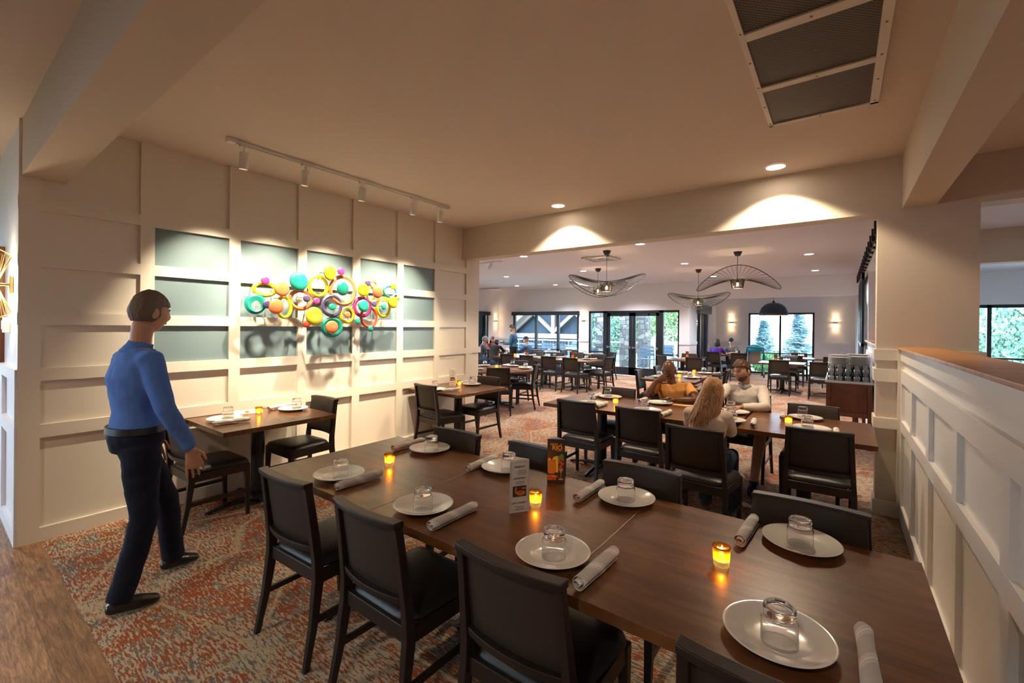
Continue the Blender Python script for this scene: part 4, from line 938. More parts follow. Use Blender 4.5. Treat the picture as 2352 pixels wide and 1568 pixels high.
# tables behind the bald man
for i,(y,w_) in enumerate(((7.68,'directly behind the bald man'),(8.62,'second behind the bald man'))):
    make_table('dining_table','dark table '+w_,-2.24,y,.88,.92,group=fg); places([(-2.45,y-.12),(-2.0,y+.12)],['on the left of the table '+w_,'on the right of the table '+w_],'places behind the bald man')
    chair(-2.60,y-.03,-86,'black chair left of the table '+w_,fc); chair(-1.86,y+.02,95,'black chair right of the table '+w_,fc)
    votive(-2.18,y+.05,'lit votive candle on the table '+w_,e=.4)
# table by the doors
make_table('dining_table','dark table near the glass doors, two chairs drawn up',-3.45,12.5,.95,.95,group=fg)
chair(-3.72,12.15,-35,'black chair left of the table near the glass doors',fc); chair(-2.92,11.96,-8,'black chair with its back to the camera near the glass doors',fc); chair(-3.5,13.1,178,'black chair behind the table near the glass doors',fc)
places([(-3.6,12.4)],['on the table near the glass doors'],'places near the glass doors'); votive(-3.30,12.5,'lit votive candle on the table near the glass doors',e=.4)
# right hand tables before the alcove
for i,(x,y,w_) in enumerate(((-1.16,13.10,'before the alcove, beside the sideboard'),(-.10,13.15,'mostly hidden behind the sideboard'),(-1.0,15.6,'under the alcove window'),(-.10,15.7,'at the right of the alcove window'))):
    make_table('dining_table','dark table '+w_,x,y,.98 if i<2 else .9,.85,group=fg)
    if i!=3: votive(x-.1,y+.1,'lit votive candle on the table '+w_,e=.4); glass(x+.05,y+.15,'glass on the table '+w_,'glasses near the alcove'); glass(x+.12,y+.08,'second glass on the table '+w_,'glasses near the alcove')
chair(-1.165,12.57,0,'black chair with its back to the camera before the alcove',fc); chair(-.34,12.42,2,'black chair partly behind the glasses of the sideboard',fc); chair(-1.1,13.75,180,'black chair facing the camera before the alcove',fc)
chair(-1.02,14.85,0,'black chair under the dome lamp, back to the camera',fc); chair(-1.0,16.2,181,'black chair against the alcove window',fc); chair(-.15,14.9,3,'black chair at the right of the alcove',fc)
# purple shirt table
make_table('dining_table','dark table of the couple in the alcove corner',-2.95,15.83,.8,.8,group=fg)
chair(-3.14,15.20,-12,'black chair the woman in purple sits on',fc); chair(-2.93,16.47,176,'black chair the man in the cap sits on',fc); chair(-2.52,15.0,20,'black chair turned aside beside the woman in purple',fc)
plate(-2.95,15.83,'white plate on the couple table in the alcove','plates in the alcove'); glass(-3.1,15.9,'glass on the couple table in the alcove','glasses near the alcove')
for (x,y,w_) in ((-1.30,13.05,'before the alcove'),(-3.36,12.62,'near the glass doors'),(-5.62,10.25,'in the far middle row, right'),(-7.1,10.3,'in the far middle row, left')):
    t=thing('sauce_bottle_card','upright brown menu card on the table '+w_,'menu',(x,y,.75),.5); m=MB(); m.prism([(-.04,0),(.04,0),(0,.045)],0,.21,'z'); m.build('card',plain('brown_card',(.17,.06,.035),.5),t,local=True); m=MB(); m.box(-.03,.03,-.002,0,.03,.11); m.build('card_picture',W['amber_ink'],t,local=True); t.name='table_menu_card'
# stroller
t=thing('stroller','child stroller with a turquoise canopy beside the alcove window','stroller',(-2.28,16.75,0),.2)
m=MB(); 
for s in (-1,1): m.tube([(s*.24,.35,.08),(s*.24,-.05,.55),(s*.24,-.38,.98)],.013,8); m.tube([(s*.24,-.33,.08),(s*.24,.05,.50)],.013,8)
m.tube([(-.24,-.38,.98),(.24,-.38,.98)],.016,8); m.build('frame',W['black_metal'],t,local=True)
for x,y in ((-.25,.35),(.25,.35),(-.25,-.33),(.25,-.33)): m=MB(); m.tube([(x-.02,y,.085),(x+.02,y,.085)],.085,18,smooth=False); m.build('wheel',W['black_metal'],t,local=True)
m=MB(); m.tube([(0,-.10,.85),(0,-.05,.60),(0,.02,.45),(0,.22,.42)],[(.17,.03),(.18,.04),(.18,.05),(.17,.04)],14,right=(1,0,0),round_=True); m.build('seat',plain('beige_pad',(.45,.38,.33),.9),t,local=True)
m=MB(); v=[];f=[]
for j in range(7):
    q=R(10+j*25)
    for i in range(9):
        p=PI*i/8; v.append((-.27*math.cos(p),-.12-.28*math.cos(q)*math.sin(p)*.9,.80+.30*math.sin(q)*math.sin(p)**.6*.95))
for j in range(6):
    for i in range(8): a=j*9+i; f.append((a,a+1,a+10,a+9))
m.add(v,f,True); m.tube([(-.27,-.12,.80),(-.28,-.2,.5)],[.02,.05],8); m.tube([(.27,-.12,.80),(.28,-.2,.5)],[.02,.05],8)
o=m.build('canopy',plain('turquoise_cloth',(.0,.30,.42),.8),t,local=True); sm=o.modifiers.new('s','SOLIDIFY'); sm.thickness=.008
# ------------------------------------------------------------------ people
def headpt(d,k=1.0):
    """surface point of a head, direction d, face towards +y"""
    x,y,z=d; X=.074*x; Y=.093*y; Z=.114*z
    if z<0: X*=1-.30*(-z)**1.5; Y*=(1-.10*(-z)**2) if y>0 else (1-.30*(-z))
    if z>0: X*=1-.05*z; 
    g=lambda a,b,c,s1,s2:math.exp(-((x-a)**2)/s1-((z-c)**2)/s2)*(1 if y>0 else 0)
    Y+=.019*g(0,1,-.17,.018,.035)+.010*g(0,1,.02,.012,.06)            # nose tip and bridge
    Y+=.004*g(0,1,.22,.25,.008)-.009*(g(.34,1,.06,.022,.012)+g(-.34,1,.06,.022,.012))
    Y+=.007*g(0,1,-.46,.05,.008)-.004*g(0,1,-.56,.05,.003)+.013*g(0,1,-.78,.06,.02)
    Y+=.004*(g(.5,1,-.2,.04,.04)+g(-.5,1,-.2,.04,.04))
    return Vector((X*k,Y*k,Z*k))
def headmat(c,yaw,pitch,roll=0): return Matrix.Translation(c)@Euler((R(pitch),R(roll),R(yaw)),'XYZ').to_matrix().to_4x4()
def add_head(mb,M,s=1):
    n,r=40,28; v=[];f=[]
    for j in range(r+1):
        for i in range(n):
            th=PI*j/r; q=2*PI*i/n; d=(math.sin(th)*math.sin(q),math.sin(th)*math.cos(q),math.cos(th)); v.append(headpt(d)*s)
    for j in range(r):
        for i in range(n): f.append((j*n+i,j*n+(i+1)%n,(j+1)*n+(i+1)%n,(j+1)*n+i))
    mb.add(v,f,True,M)
    for q in (-1,1): mb.ell((0,0,0),(.009*s,.019*s,.032*s),M@Matrix.Translation((q*.076*s,-.008*s,-.004*s))@Matrix.Rotation(q*R(-18),4,'Z'),12,8)
def hair_shell(mb,M,mask,thick=1.09,s=1,seed=0,nz=.004,lift=None):
    n,r=96,64; v=[];f=[];ok=[]
    for j in range(r+1):
        for i in range(n):
            th=PI*j/r; q=2*PI*i/n; d=Vector((math.sin(th)*math.sin(q),math.sin(th)*math.cos(q),math.cos(th)))
            p=headpt(d,thick)*s; e=noise.noise(Vector((d.x*9,d.y*5+seed,d.z*4)))*nz; p+=d*e
            if lift: p+=lift(d)
            v.append(p); ok.append(mask(d))
    for j in range(r):
        for i in range(n):
            q=(j*n+i,j*n+(i+1)%n,(j+1)*n+(i+1)%n,(j+1)*n+i)
            if sum(ok[a] for a in q)>=3: f.append(q)
    mb.add(v,f,True,M)
def hand(mb,w,d,nrm,curl=25,th=1,s=1):
    w=Vector(w); d=Vector(d).normalized(); nrm=Vector(nrm); nrm=(nrm-d*nrm.dot(d)).normalized(); u=d.cross(nrm)
    mb.tube([w-d*.01,w+d*.03*s,w+d*.078*s],[(.023*s,.018*s),(.036*s,.016*s),(.041*s,.012*s)],14,right=u,round_=True)
    for off,l,a in ((-.0345,.078,4),(-.0115,.090,1),(.0115,.084,-2),(.0345,.066,-6)):
        p=w+d*.080*s+u*off*s; dd=(d+u*off*3.2).normalized(); pts=[p-dd*.012*s,p]; c=R(curl)
        ax=u
        for k in (.42,.32,.26):
            dd=Matrix.Rotation(-c,3,ax)@dd
            if (dd.dot(nrm))<(d.dot(nrm))-1e-6 and curl>0: dd=Matrix.Rotation(2*c,3,ax)@dd
            p=p+dd*l*k*s; pts.append(p.copy())
        mb.tube(pts,[.0088*s,.0088*s,.0082*s,.0078*s,.0070*s],10,round_=True)
    p=w+d*.022*s+u*(-.030*th)*s; td=(d*.75+u*(-.75*th)+nrm*.45).normalized(); p2=p+td*.034*s; td2=(d+u*(-.25*th)+nrm*.35).normalized()
    mb.tube([p-td*.012*s,p,p2,p2+td2*.026*s,p2+td2*.048*s],[.013*s,.012*s,.0105*s,.0095*s,.008*s],10,round_=True)
def fuse(o,vox,smooth=4,noise_amt=0):
    r_=o.modifiers.new('fuse','REMESH'); r_.mode='VOXEL'; r_.voxel_size=vox; r_.use_smooth_shade=True
    s=o.modifiers.new('smooth','SMOOTH'); s.factor=.5; s.iterations=smooth
    if noise_amt:
        t=bpy.data.textures.new('folds','CLOUDS'); t.noise_scale=.09; t.noise_depth=1
        d=o.modifiers.new('folds','DISPLACE'); d.texture=t; d.strength=noise_amt; d.mid_level=.5; d.texture_coords='LOCAL'
def V(p,M): return M@Vector(p)
def skinmat(n,c): return plain('skin_'+n,c,.5,spec=.35,var=.10,vscale=9)
def cloth(n,c,v=.1): return plain('cloth_'+n,c,.88,spec=.2,bumpy=.25,bscale=350,var=v,vscale=7)
def person(label,J,M=Matrix.Identity(4),skin=None,shirt=None,pants=None,shoe=None,hair=None,vox=.007,sleeve='long',leg='long',female=False,s=1,name='person',collar=None,fold=.006,hand_curl=22,belt=None,shirttail=.0,grp=None):
    P={k:V(v,M) for k,v in J.items() if isinstance(v,tuple) and not k.endswith(('_d','_n'))}
    D={k:(M.to_3x3()@Vector(v)) for k,v in J.items() if k.endswith(('_d','_n'))}
    base=Vector((P['pelvis'].x,P['pelvis'].y,0)); t=thing(name,label,'person',base,0,grp)
    rt=(M.to_3x3()@Vector(J.get('right',(1,0,0)))).normalized() if not isinstance(J.get('right'),tuple) else (M.to_3x3()@Vector(J['right'])).normalized()
    rtp=(M.to_3x3()@Vector(J['right_pelvis'])).normalized() if 'right_pelvis' in J else rt
    pe,ch,ne,hd=P['pelvis'],P['chest'],P['neck'],P['head']
    wi=(.155,.16,.135,.175,.185,.10) if not female else (.160,.155,.118,.145,.155,.085)
    waist=pe.lerp(ch,.45)
    tor=[pe-Vector((0,0,.07)),pe+Vector((0,0,.02)),waist,ch,ch.lerp(ne,.55),ne-Vector((0,0,.01))]
    dep=(.10,.115,.095,.115,.095,.06)
    def torso(mb,g=0):
        mb.tube(tor[1:],[((a+g)*s,(b+g)*s) for a,b in zip(wi[1:],dep[1:])],24,right=rt,round_=False)
    skinb=MB(); torso(skinb,-.012)
    hM=headmat(hd,J['hyaw'],J['hpitch'],J.get('hroll',0)); 
    if M!=Matrix.Identity(4): hM=Matrix.Translation(hd)@M.to_3x3().to_4x4()@Euler((R(J['hpitch']),0,R(J['hyaw'])),'XYZ').to_matrix().to_4x4()
    add_head(skinb,hM,s)
    nb=hM@Vector((0,-.022*s,-.075*s)); skinb.tube([ne-Vector((0,0,.04)),ne.lerp(nb,.5),nb],[(.056*s,.054*s),(.048*s,.051*s),(.049*s,.054*s)],16,right=rt,round_=True)
    sh=MB(); lo=[pe+Vector((0,0,shirttail if shirttail else .02))]+tor[2:]; sh.tube(lo,[((a+.006)*s,(b+.006)*s) for a,b in zip((wi[1],)+wi[2:],(dep[1],)+dep[2:])],24,right=rt)
    for q in 'RL':
        a,b,c=P['sh'+q],P['el'+q],P['wr'+q]
        skinb.tube([ch.lerp(ne,.5).lerp(a,.55),a,a.lerp(b,.45),b,b.lerp(c,.35),c],[.05*s,.050*s,.045*s,.037*s,.039*s,.025*s],16,round_=True)
        dd=D.get('hand'+q+'_d') or (c-b).normalized(); nn=D.get('hand'+q+'_n') or rt
        hand(skinb,c,dd,nn,J.get('curl'+q,hand_curl),J.get('th'+q,1),s)
        if sleeve=='long': sh.tube([ch.lerp(ne,.55).lerp(a,.5),a,a.lerp(b,.4),b,b.lerp(c,.4),c-(c-b).normalized()*.01],[.062*s,.064*s,.058*s,.051*s,.047*s,.036*s],16,round_=False)
        else: sh.tube([ch.lerp(ne,.55).lerp(a,.5),a,a.lerp(b,.35),a.lerp(b,.62)],[.062*s,.066*s,.063*s,.062*s],16,round_=False)
        h,k,an=P['hip'+q],P['kn'+q],P['an'+q]; toe=P['toe'+q]
        skinb.tube([pe.lerp(h,.6),h,h.lerp(k,.5),k,k.lerp(an,.3),an],[.085*s,.082*s,.070*s,.052*s,.052*s,.035*s],16,round_=True)
    sb=skinb.build('body',skin,t); fuse(sb,vox*(.72 if vox<.01 else .85),2)
    shm=sh.build('shirt',shirt,t); fuse(shm,vox*1.1,5,fold)
    pa=MB(); g=.010
    pa.tube([pe+Vector((0,0,.045)),pe-Vector((0,0,.02)),pe-Vector((0,0,.08))],[((wi[1]+.008)*s,.122*s),((wi[0]+.014)*s,.125*s),((wi[0])*s,.11*s)],24,right=rtp,round_=False)
    for q in 'RL':
        h,k,an=P['hip'+q],P['kn'+q],P['an'+q]
        if leg=='long': pa.tube([pe.lerp(h,.6)-Vector((0,0,.02)),h,h.lerp(k,.5),k,k.lerp(an,.45),an+(an-k).normalized()*.030],[.092*s,.094*s,.082*s,.066*s,.062*s,.060*s],18,round_=False)
        else: pa.tube([pe.lerp(h,.6),h,h.lerp(k,.5),h.lerp(k,.93)],[.095*s,.097*s,.088*s,.078*s],18,round_=False)
    pm=pa.build('trousers' if leg=='long' else 'shorts',pants,t); fuse(pm,vox*1.1,4,fold)
    for q in 'RL':
        an,toe=P['an'+q],P['toe'+q]; f=(toe-an); f.z=0; f=f.normalized() if f.length>1e-4 else Vector((0,1,0)); side=Vector((0,0,1)).cross(f)
        hz=an.z-.085
        m=MB(); b0=an-Vector((0,0,.045)); tp=(toe-an); L_=Vector((toe.x,toe.y,0))-Vector((an.x,an.y,0))
        m.tube([an-f*.035*s-Vector((0,0,.055)),an-Vector((0,0,.052)),an.lerp(toe,.55)-Vector((0,0,.020)),toe-f*.012+Vector((0,0,.006))],[(.036*s,.034*s),(.042*s,.042*s),(.048*s,.036*s),(.040*s,.026*s)],16,right=side,round_=True)
        m.tube([an-Vector((0,0,.06)),an-Vector((0,0,.005))],[.042*s,.044*s],14)
        so=m.build('shoe',shoe,t); fuse(so,.008,3)
    if hair: hair(t,hM,s)
    # eyes and brows
    ew=plain('eye_white',(.75,.73,.70),.2) if 'eye_white' not in bpy.data.materials else bpy.data.materials['eye_white']; eb=bpy.data.materials.get('brow_dark') or plain('brow_dark',(.03,.02,.015),.7)
    m=MB(); m2=MB(); m3=MB()
    for q in (-1,1):
        m.ell((q*.027*s,.0735*s,.006*s),(.012*s,.009*s,.0048*s),hM,12,8); m2.ell((q*.027*s,.0815*s,.005*s),(.0046*s,.003*s,.0044*s),hM,10,6); m3.tube([(q*.012*s,.089*s,.022*s),(q*.028*s,.088*s,.027*s),(q*.044*s,.074*s,.022*s)],[.0035*s,.004*s,.002*s],6,M=hM)
    m.build('eyes',ew,t); m2.build('pupils',eb,t); m3.build('eyebrows',eb,t)
    lm=bpy.data.materials.get('lips_'+skin.name) or plain('lips_'+skin.name,tuple(x*.62 if i else x*.85 for i,x in enumerate(skin.node_tree.nodes['Principled BSDF'].inputs['Base Color'].default_value[:3])),.45)
    m=MB(); m.tube([(-.020*s,.083*s,-.053*s),(0,.0905*s,-.052*s),(.020*s,.083*s,-.053*s)],[(.001,.003),(.0025*s,.0050*s),(.001,.003)],8,right=(0,1,0),M=hM); m.build('lips',lm,t)
    return t,hM
SK={'tan':skinmat('tan',(.52,.27,.17)),'dark':skinmat('dark',(.115,.048,.026)),'fair':skinmat('fair',(.62,.36,.26)),'olive':skinmat('olive',(.42,.22,.13))}
SK['dark'].node_tree.nodes['Principled BSDF'].inputs['Roughness'].default_value=.38
HB={'dark':plain('dark_hair',(.022,.014,.010),.55,bumpy=.6,bscale=90),'brown':plain('brown_hair',(.085,.032,.015),.5,bumpy=.6,bscale=90),'grey':plain('greying_hair',(.13,.09,.065),.6,bumpy=.5,bscale=90)}
def m_blond():
    m,nt,b=nm('blond_hair'); n=noise_n(nt,wpos(nt,(70,70,5)),1.6,3,.5); L(nt,ramp(nt,n.outputs['Fac'],[(.3,(.20,.085,.028)),(.5,(.42,.20,.075)),(.7,(.66,.37,.17))]),b.inputs['Base Color']); b.inputs['Roughness'].default_value=.42; return m
HB['blond']=m_blond()
def short_hair(mat,fl=.22,back=-.55,thick=1.10,lift=None):
    def fn(t,hM,s):
        m=MB(); hair_shell(m,hM,lambda d:(d.z>fl if d.y>.25 else (d.z>back+ .75*max(0,d.y+.15) if d.y>-.2 else d.z>back)),thick,s,2,.004,lift); o=m.build('hair',mat,t); so=o.modifiers.new('s','SOLIDIFY'); so.thickness=.012*s; so.offset=-1
    return fn
def cap_hat(mat,hairm=None):
    def fn(t,hM,s):
        if hairm: short_hair(hairm,.5,-.5,1.05)(t,hM,s)
        m=MB(); hair_shell(m,hM,lambda d:d.z>.22,1.13,s); v=[];f=[]
        for i in range(11):
            a=R(-55+11*i); v.append((.085*math.sin(a)*s,.100*math.cos(a)*s,.035*s)); v.append((.085*math.sin(a)*s,(.100*math.cos(a)+.075*math.cos(a))*s,.022*s))
        for i in range(10): f.append((2*i,2*i+1,2*i+3,2*i+2))
        m.add(v,f,True,hM); o=m.build('cap',mat,t); so=o.modifiers.new('s','SOLIDIFY'); so.thickness=.006
    return fn
def brim_hat(mat,hairm):
    def fn(t,hM,s):
        short_hair(hairm,.5,-.7,1.10)(t,hM,s); m=MB(); m.lathe([(0,.15*s),(.06*s,.145*s),(.088*s,.10*s),(.095*s,.045*s),(.155*s,.030*s),(.155*s,.024*s),(.09*s,.036*s)],28,hM); m.build('hat',mat,t)
    return fn
def long_hair(mat,length=.30,n=46,spread=.10,flow=(0,0,-1),seed=5,cap=1.10,tk=1.0):
    def fn(t,hM,s):
        m=MB(); hair_shell(m,hM,lambda d:(d.z>.42 if d.y>.35 else (d.z>-.1 if d.y>.0 else d.z>-.75)),cap,s,3,.006)
        rr=random.Random(seed); top=hM@Vector((0,-.02,.11*s)); fl=Vector(flow).normalized()
        for k in range(n):
            a=R(95+170*(k+.5)/n) if k%2 else R(rr.uniform(100,260)); d=(math.sin(a)*.62,math.cos(a)*.9)
            p0=hM@(headpt(Vector((d[0]*.5,d[1]*.5,.80)).normalized(),1.10)*s); p1=hM@(headpt(Vector((d[0],d[1],.05)).normalized(),1.14)*s)
            side=(p1-hM.translation); side.z=0; q=rr.uniform(.75,1.05)
            p2=p1+fl*length*.42*q+side*.25+Vector((0,0,-.02)); p3=p1+fl*length*q+side*spread*3+Vector((rr.uniform(-.015,.015),rr.uniform(-.01,.01),0))
            m.tube([p0,p0.lerp(p1,.5)+(p0.lerp(p1,.5)-hM.translation).normalized()*.015,p1,p2,p3],[.010*s*tk,.015*s*tk,.017*s*tk,.016*s*tk,.004*s*tk],7)
        m.build('hair',mat,t)
    return fn
# the walking waiter
J=dict(pelvis=(-3.215,.745,.955),chest=(-3.215,.735,1.285),neck=(-3.215,.755,1.465),head=(-3.195,.795,1.655),hyaw=12,hpitch=-6,right=(1,.10,0),
 shR=(-3.055,.765,1.395),elR=(-2.985,.815,1.125),wrR=(-2.975,.935,.875),handR_d=(.05,.18,-1),handR_n=(-1,.1,0),thR=-1,shL=(-3.375,.735,1.395),elL=(-3.41,.76,1.13),wrL=(-3.36,.86,.90),handL_d=(0,.1,-1),handL_n=(1,0,0),
 hipR=(-3.135,.745,.90),knR=(-3.13,.765,.50),anR=(-3.145,.670,.105),toeR=(-3.135,.815,.022),hipL=(-3.30,.755,.90),knL=(-3.36,.925,.51),anL=(-3.44,.985,.115),toeL=(-3.47,1.115,.028))
navy=cloth('navy',(.010,.013,.028)); 
pw,hMw=person('walking waiter in a blue shirt and navy trousers beside the panelled wall',J,skin=SK['tan'],shirt=cloth('blue',(.085,.185,.52)),pants=navy,shoe=plain('black_shoe',(.012,.010,.010),.3),hair=short_hair(HB['grey'],.30,-.45,1.10,lambda d:Vector((0,0,.010*max(0,d.z)))),vox=.0065,fold=.014)
m=MB(); m.tube([Vector((-3.215,.745,.985)),Vector((-3.215,.745,1.02))],[(.172,.134),(.170,.132)],28,right=(1,.1,0)); m.build('belt',W['black_metal'],pw)
# shirt collar and cuff
m=MB(); m.tube([(-3.214,.748,1.425),(-3.212,.756,1.465),(-3.209,.766,1.492)],[(.105,.085),(.062,.062),(.054,.056)],24,right=(1,0,0),cap=False); o=m.build('collar',bpy.data.materials['cloth_blue'],pw); o.modifiers.new('s','SOLIDIFY').thickness=.006
# bald man
J=dict(pelvis=(-1.57,5.43,.50),chest=(-1.575,5.36,.80),neck=(-1.585,5.31,.965),head=(-1.605,5.265,1.105),hyaw=172,hpitch=-14,right=(-1,.05,0),
 shR=(-1.755,5.33,.925),elR=(-1.80,5.06,.795),wrR=(-1.70,5.125,.985),handR_d=(.85,.15,.42),handR_n=(.2,1,0),curlR=62,thR=1,
 shL=(-1.405,5.36,.905),elL=(-1.275,5.18,.795),wrL=(-1.455,5.06,.800),handL_d=(-1,-.12,.10),handL_n=(0,-.1,-1),curlL=30,thL=-1,
 hipR=(-1.66,5.40,.49),knR=(-1.70,5.00,.50),anR=(-1.70,5.06,.11),toeR=(-1.70,4.90,.025),hipL=(-1.47,5.40,.49),knL=(-1.44,5.00,.50),anL=(-1.43,5.07,.11),toeL=(-1.43,4.91,.025))
person('bald man in an orange t-shirt resting his nose on his fist at the second table',J,skin=SK['dark'],shirt=cloth('orange',(.62,.27,.075)),pants=cloth('dark_denim',(.02,.03,.05)),shoe=plain('dark_sneaker',(.02,.022,.03),.6),vox=.006,sleeve='short',fold=.010)
# bearded man in the pale sweater
def quiff(t,hM,s):
    m=MB(); hair_shell(m,hM,lambda d:d.z>.42 if d.y>.2 else d.z>.30,1.12,s,7,.010,lambda d:Vector((0,.012*max(0,d.y),.030*max(0,d.y+.3)*max(0,d.z)))); o=m.build('hair',HB['brown'],t); so=o.modifiers.new('s','SOLIDIFY'); so.thickness=.016; so.offset=-1
    m=MB(); hair_shell(m,hM,lambda d:(d.y<.30 and d.z>-.45+.5*max(0,d.y+.3) and abs(d.x)>.0 and not(abs(d.x)>.9 and d.z<.0)),1.022,s,7,.001); m.build('hair_sides',HB['dark'],t)
    m=MB(); hair_shell(m,hM,lambda d:(d.y>.05 and d.z<-.30-.10*(d.y>.6) and d.z>-.93 and not(abs(d.x)<.26 and -.56<d.z<-.40 and d.y>.4)),1.035,s,3,.002); m.build('beard',HB['brown'],t)
J=dict(pelvis=(-.82,5.47,.50),chest=(-.825,5.42,.82),neck=(-.825,5.38,.985),head=(-.840,5.335,1.135),hyaw=148,hpitch=-8,right=(-1,-.12,0),
 shR=(-.995,5.35,.935),elR=(-1.085,5.16,.800),wrR=(-1.02,4.97,.790),handR_d=(.35,-1,0),handR_n=(0,0,-1),curlR=12,thR=1,
 shL=(-.655,5.40,.935),elL=(-.60,5.17,.800),wrL=(-.80,5.06,.790),handL_d=(-1,-.25,.0),handL_n=(0,0,-1),curlL=14,thL=-1,
 hipR=(-.91,5.42,.49),knR=(-.98,5.02,.51),anR=(-.98,5.02,.11),toeR=(-.98,4.86,.025),hipL=(-.73,5.42,.49),knL=(-.62,4.98,.535),anL=(-.655,4.86,.125),toeL=(-.655,4.71,.03))
pm_,_=person('bearded young man in a cream sweater and shorts at the second table',J,skin=SK['olive'],shirt=cloth('cream',(.68,.61,.54)),pants=cloth('shorts_navy',(.018,.024,.04)),shoe=bpy.data.materials['dark_sneaker'],hair=quiff,vox=.006,leg='short',fold=.010)
m=MB(); m.tube([(-.826,5.377,.945),(-.829,5.368,1.005)],[(.070,.068),(.060,.060)],24,right=(1,0,0),cap=False); o=m.build('undershirt_collar',cloth('grey_collar',(.30,.30,.31)),pm_); o.modifiers.new('s','SOLIDIFY').thickness=.006
# long haired woman from behind
J=dict(pelvis=(-.85,3.74,.50),chest=(-.845,3.76,.78),neck=(-.835,3.80,.945),head=(-.820,3.84,1.095),hyaw=14,hpitch=-12,right=(1,-.05,0),
 shR=(-.70,3.79,.895),elR=(-.70,3.93,.76),wrR=(-.74,4.15,.785),handR_d=(-.2,1,.0),handR_n=(0,0,-1),thR=-1,shL=(-.985,3.80,.895),elL=(-1.03,3.99,.74),wrL=(-1.0,4.22,.785),handL_d=(.1,1,0),handL_n=(0,0,-1),thL=1,
 hipR=(-.76,3.78,.49),knR=(-.74,4.20,.51),anR=(-.74,4.16,.11),toeR=(-.74,4.32,.025),hipL=(-.94,3.78,.49),knL=(-.96,4.20,.51),anL=(-.95,4.20,.11),toeL=(-.95,4.36,.025))
person('woman with long blond hair seen from behind at the second table',J,skin=SK['fair'],shirt=cloth('blush',(.62,.47,.37)),pants=bpy.data.materials['cloth_dark_denim'],shoe=bpy.data.materials['dark_sneaker'],hair=long_hair(HB['blond'],.30,170,.10,(-.26,-.26,-1),5,1.08,.62),vox=.006,female=True,s=.92,fold=.010)
# seated and standing figures of the far room
def seat_J(lean=.0,arms='table',headz=1.145,hyaw=0,hpitch=-8):
    a={'table':((.20,.26,.78),(.10,.42,.80)),'lap':((.23,.02,.66),(.14,.22,.62)),'up':((.24,.20,.80),(.14,.32,.96))}[arms]
    J=dict(pelvis=(0,-.06,.50),chest=(0,-.06+lean,.82),neck=(0,-.04+lean*1.5,.99),head=(0,.0+lean*1.9,headz),hyaw=hyaw,hpitch=hpitch)
    for q,s in (('R',1),('L',-1)):
        J['sh'+q]=(s*.175,-.04+lean*1.3,.93); J['el'+q]=(s*a[0][0],a[0][1]-.10+lean,a[0][2]); J['wr'+q]=(s*a[1][0],a[1][1],a[1][2]); J['hand'+q+'_d']=(-s*.4,1,0); J['hand'+q+'_n']=(0,0,-1)
        J['hip'+q]=(s*.09,-.05,.49); J['kn'+q]=(s*.11,.36,.50); J['an'+q]=(s*.12,.32,.11); J['toe'+q]=(s*.12,.48,.025)
    return J
def at(x,y,deg): return Matrix.Translation((x,y,0))@Matrix.Rotation(R(deg),4,'Z')
SH=bpy.data.materials['dark_sneaker']
J=dict(pelvis=(0,0,.93),chest=(0,-.01,1.22),neck=(0,.01,1.38),head=(0,.04,1.52),hyaw=-10,hpitch=-14)
for q,s in (('R',1),('L',-1)):
    J['sh'+q]=(s*.18,0,1.31); J['el'+q]=(s*.23,.06,1.06); J['wr'+q]=(s*.15,.30,1.06); J['hand'+q+'_d']=(-s*.1,1,.05); J['hand'+q+'_n']=(0,0,1)
    J['hip'+q]=(s*.09,0,.88); J['kn'+q]=(s*.10,.02,.48); J['an'+q]=(s*.11,-.02,.10); J['toe'+q]=(s*.12,.14,.02)
person('server in a denim shirt standing at the party table with a small tray',J,at(-8.22,11.15,112),skin=SK['tan'],shirt=cloth('denim',(.045,.14,.24)),pants=cloth('black_cloth',(.012,.012,.014)),shoe=SH,hair=short_hair(HB['dark'],.35,.0,1.10,lambda d:Vector((0,0,.02*max(0,d.z)))),vox=.012,name='person')
t=thing('serving_tray','small dark tray with drinks held by the server','tray',(-8.54,11.00,1.085)); m=MB(); m.lathe([(0,0),(.16,0),(.17,.015),(.165,.015),(.157,.004),(0,.004)],28); m.build('plate_surface',W['black_metal'],t,local=True)
for x,y in ((-.05,.03),(.04,-.03)): tag(glass(-8.54+x,11.00+y,('nearer' if y<0 else 'farther')+' red drink glass on the server tray','drinks on the tray',1.09),None,'glass')
person('man in a grey cap and grey jacket at the party table',seat_J(.05,'table'),at(-9.62,11.28,-52),skin=SK['tan'],shirt=cloth('slate_jacket',(.075,.085,.11)),pants=cloth('jeans',(.05,.10,.17)),shoe=SH,hair=cap_hat(cloth('grey_cap',(.25,.26,.30)),HB['grey']),vox=.012)
person('woman with dark hair and a red top at the party table',seat_J(.10,'table',1.12),at(-9.95,12.15,-120),skin=SK['fair'],shirt=cloth('red_top',(.35,.05,.05)),pants=bpy.data.materials['cloth_jeans'],shoe=SH,hair=long_hair(HB['brown'],.22,26,.1),vox=.012,female=True)
person('child in a dark brimmed hat seen from behind at the party table',seat_J(.02,'table',1.03),at(-8.98,11.22,5),skin=SK['fair'],shirt=cloth('dark_child_top',(.03,.03,.04)),pants=bpy.data.materials['cloth_jeans'],shoe=SH,hair=brim_hat(cloth('black_hat',(.03,.025,.025)),HB['brown']),vox=.012,s=.86,female=True)
person('person in a dark cap with blond hair at the party table',seat_J(.06,'table',1.15),at(-8.17,11.95,95),skin=SK['fair'],shirt=cloth('blue_jacket',(.05,.12,.24)),pants=bpy.data.materials['cloth_jeans'],shoe=SH,hair=cap_hat(cloth('navy_cap',(.02,.035,.08)),HB['blond']),vox=.012,female=True)
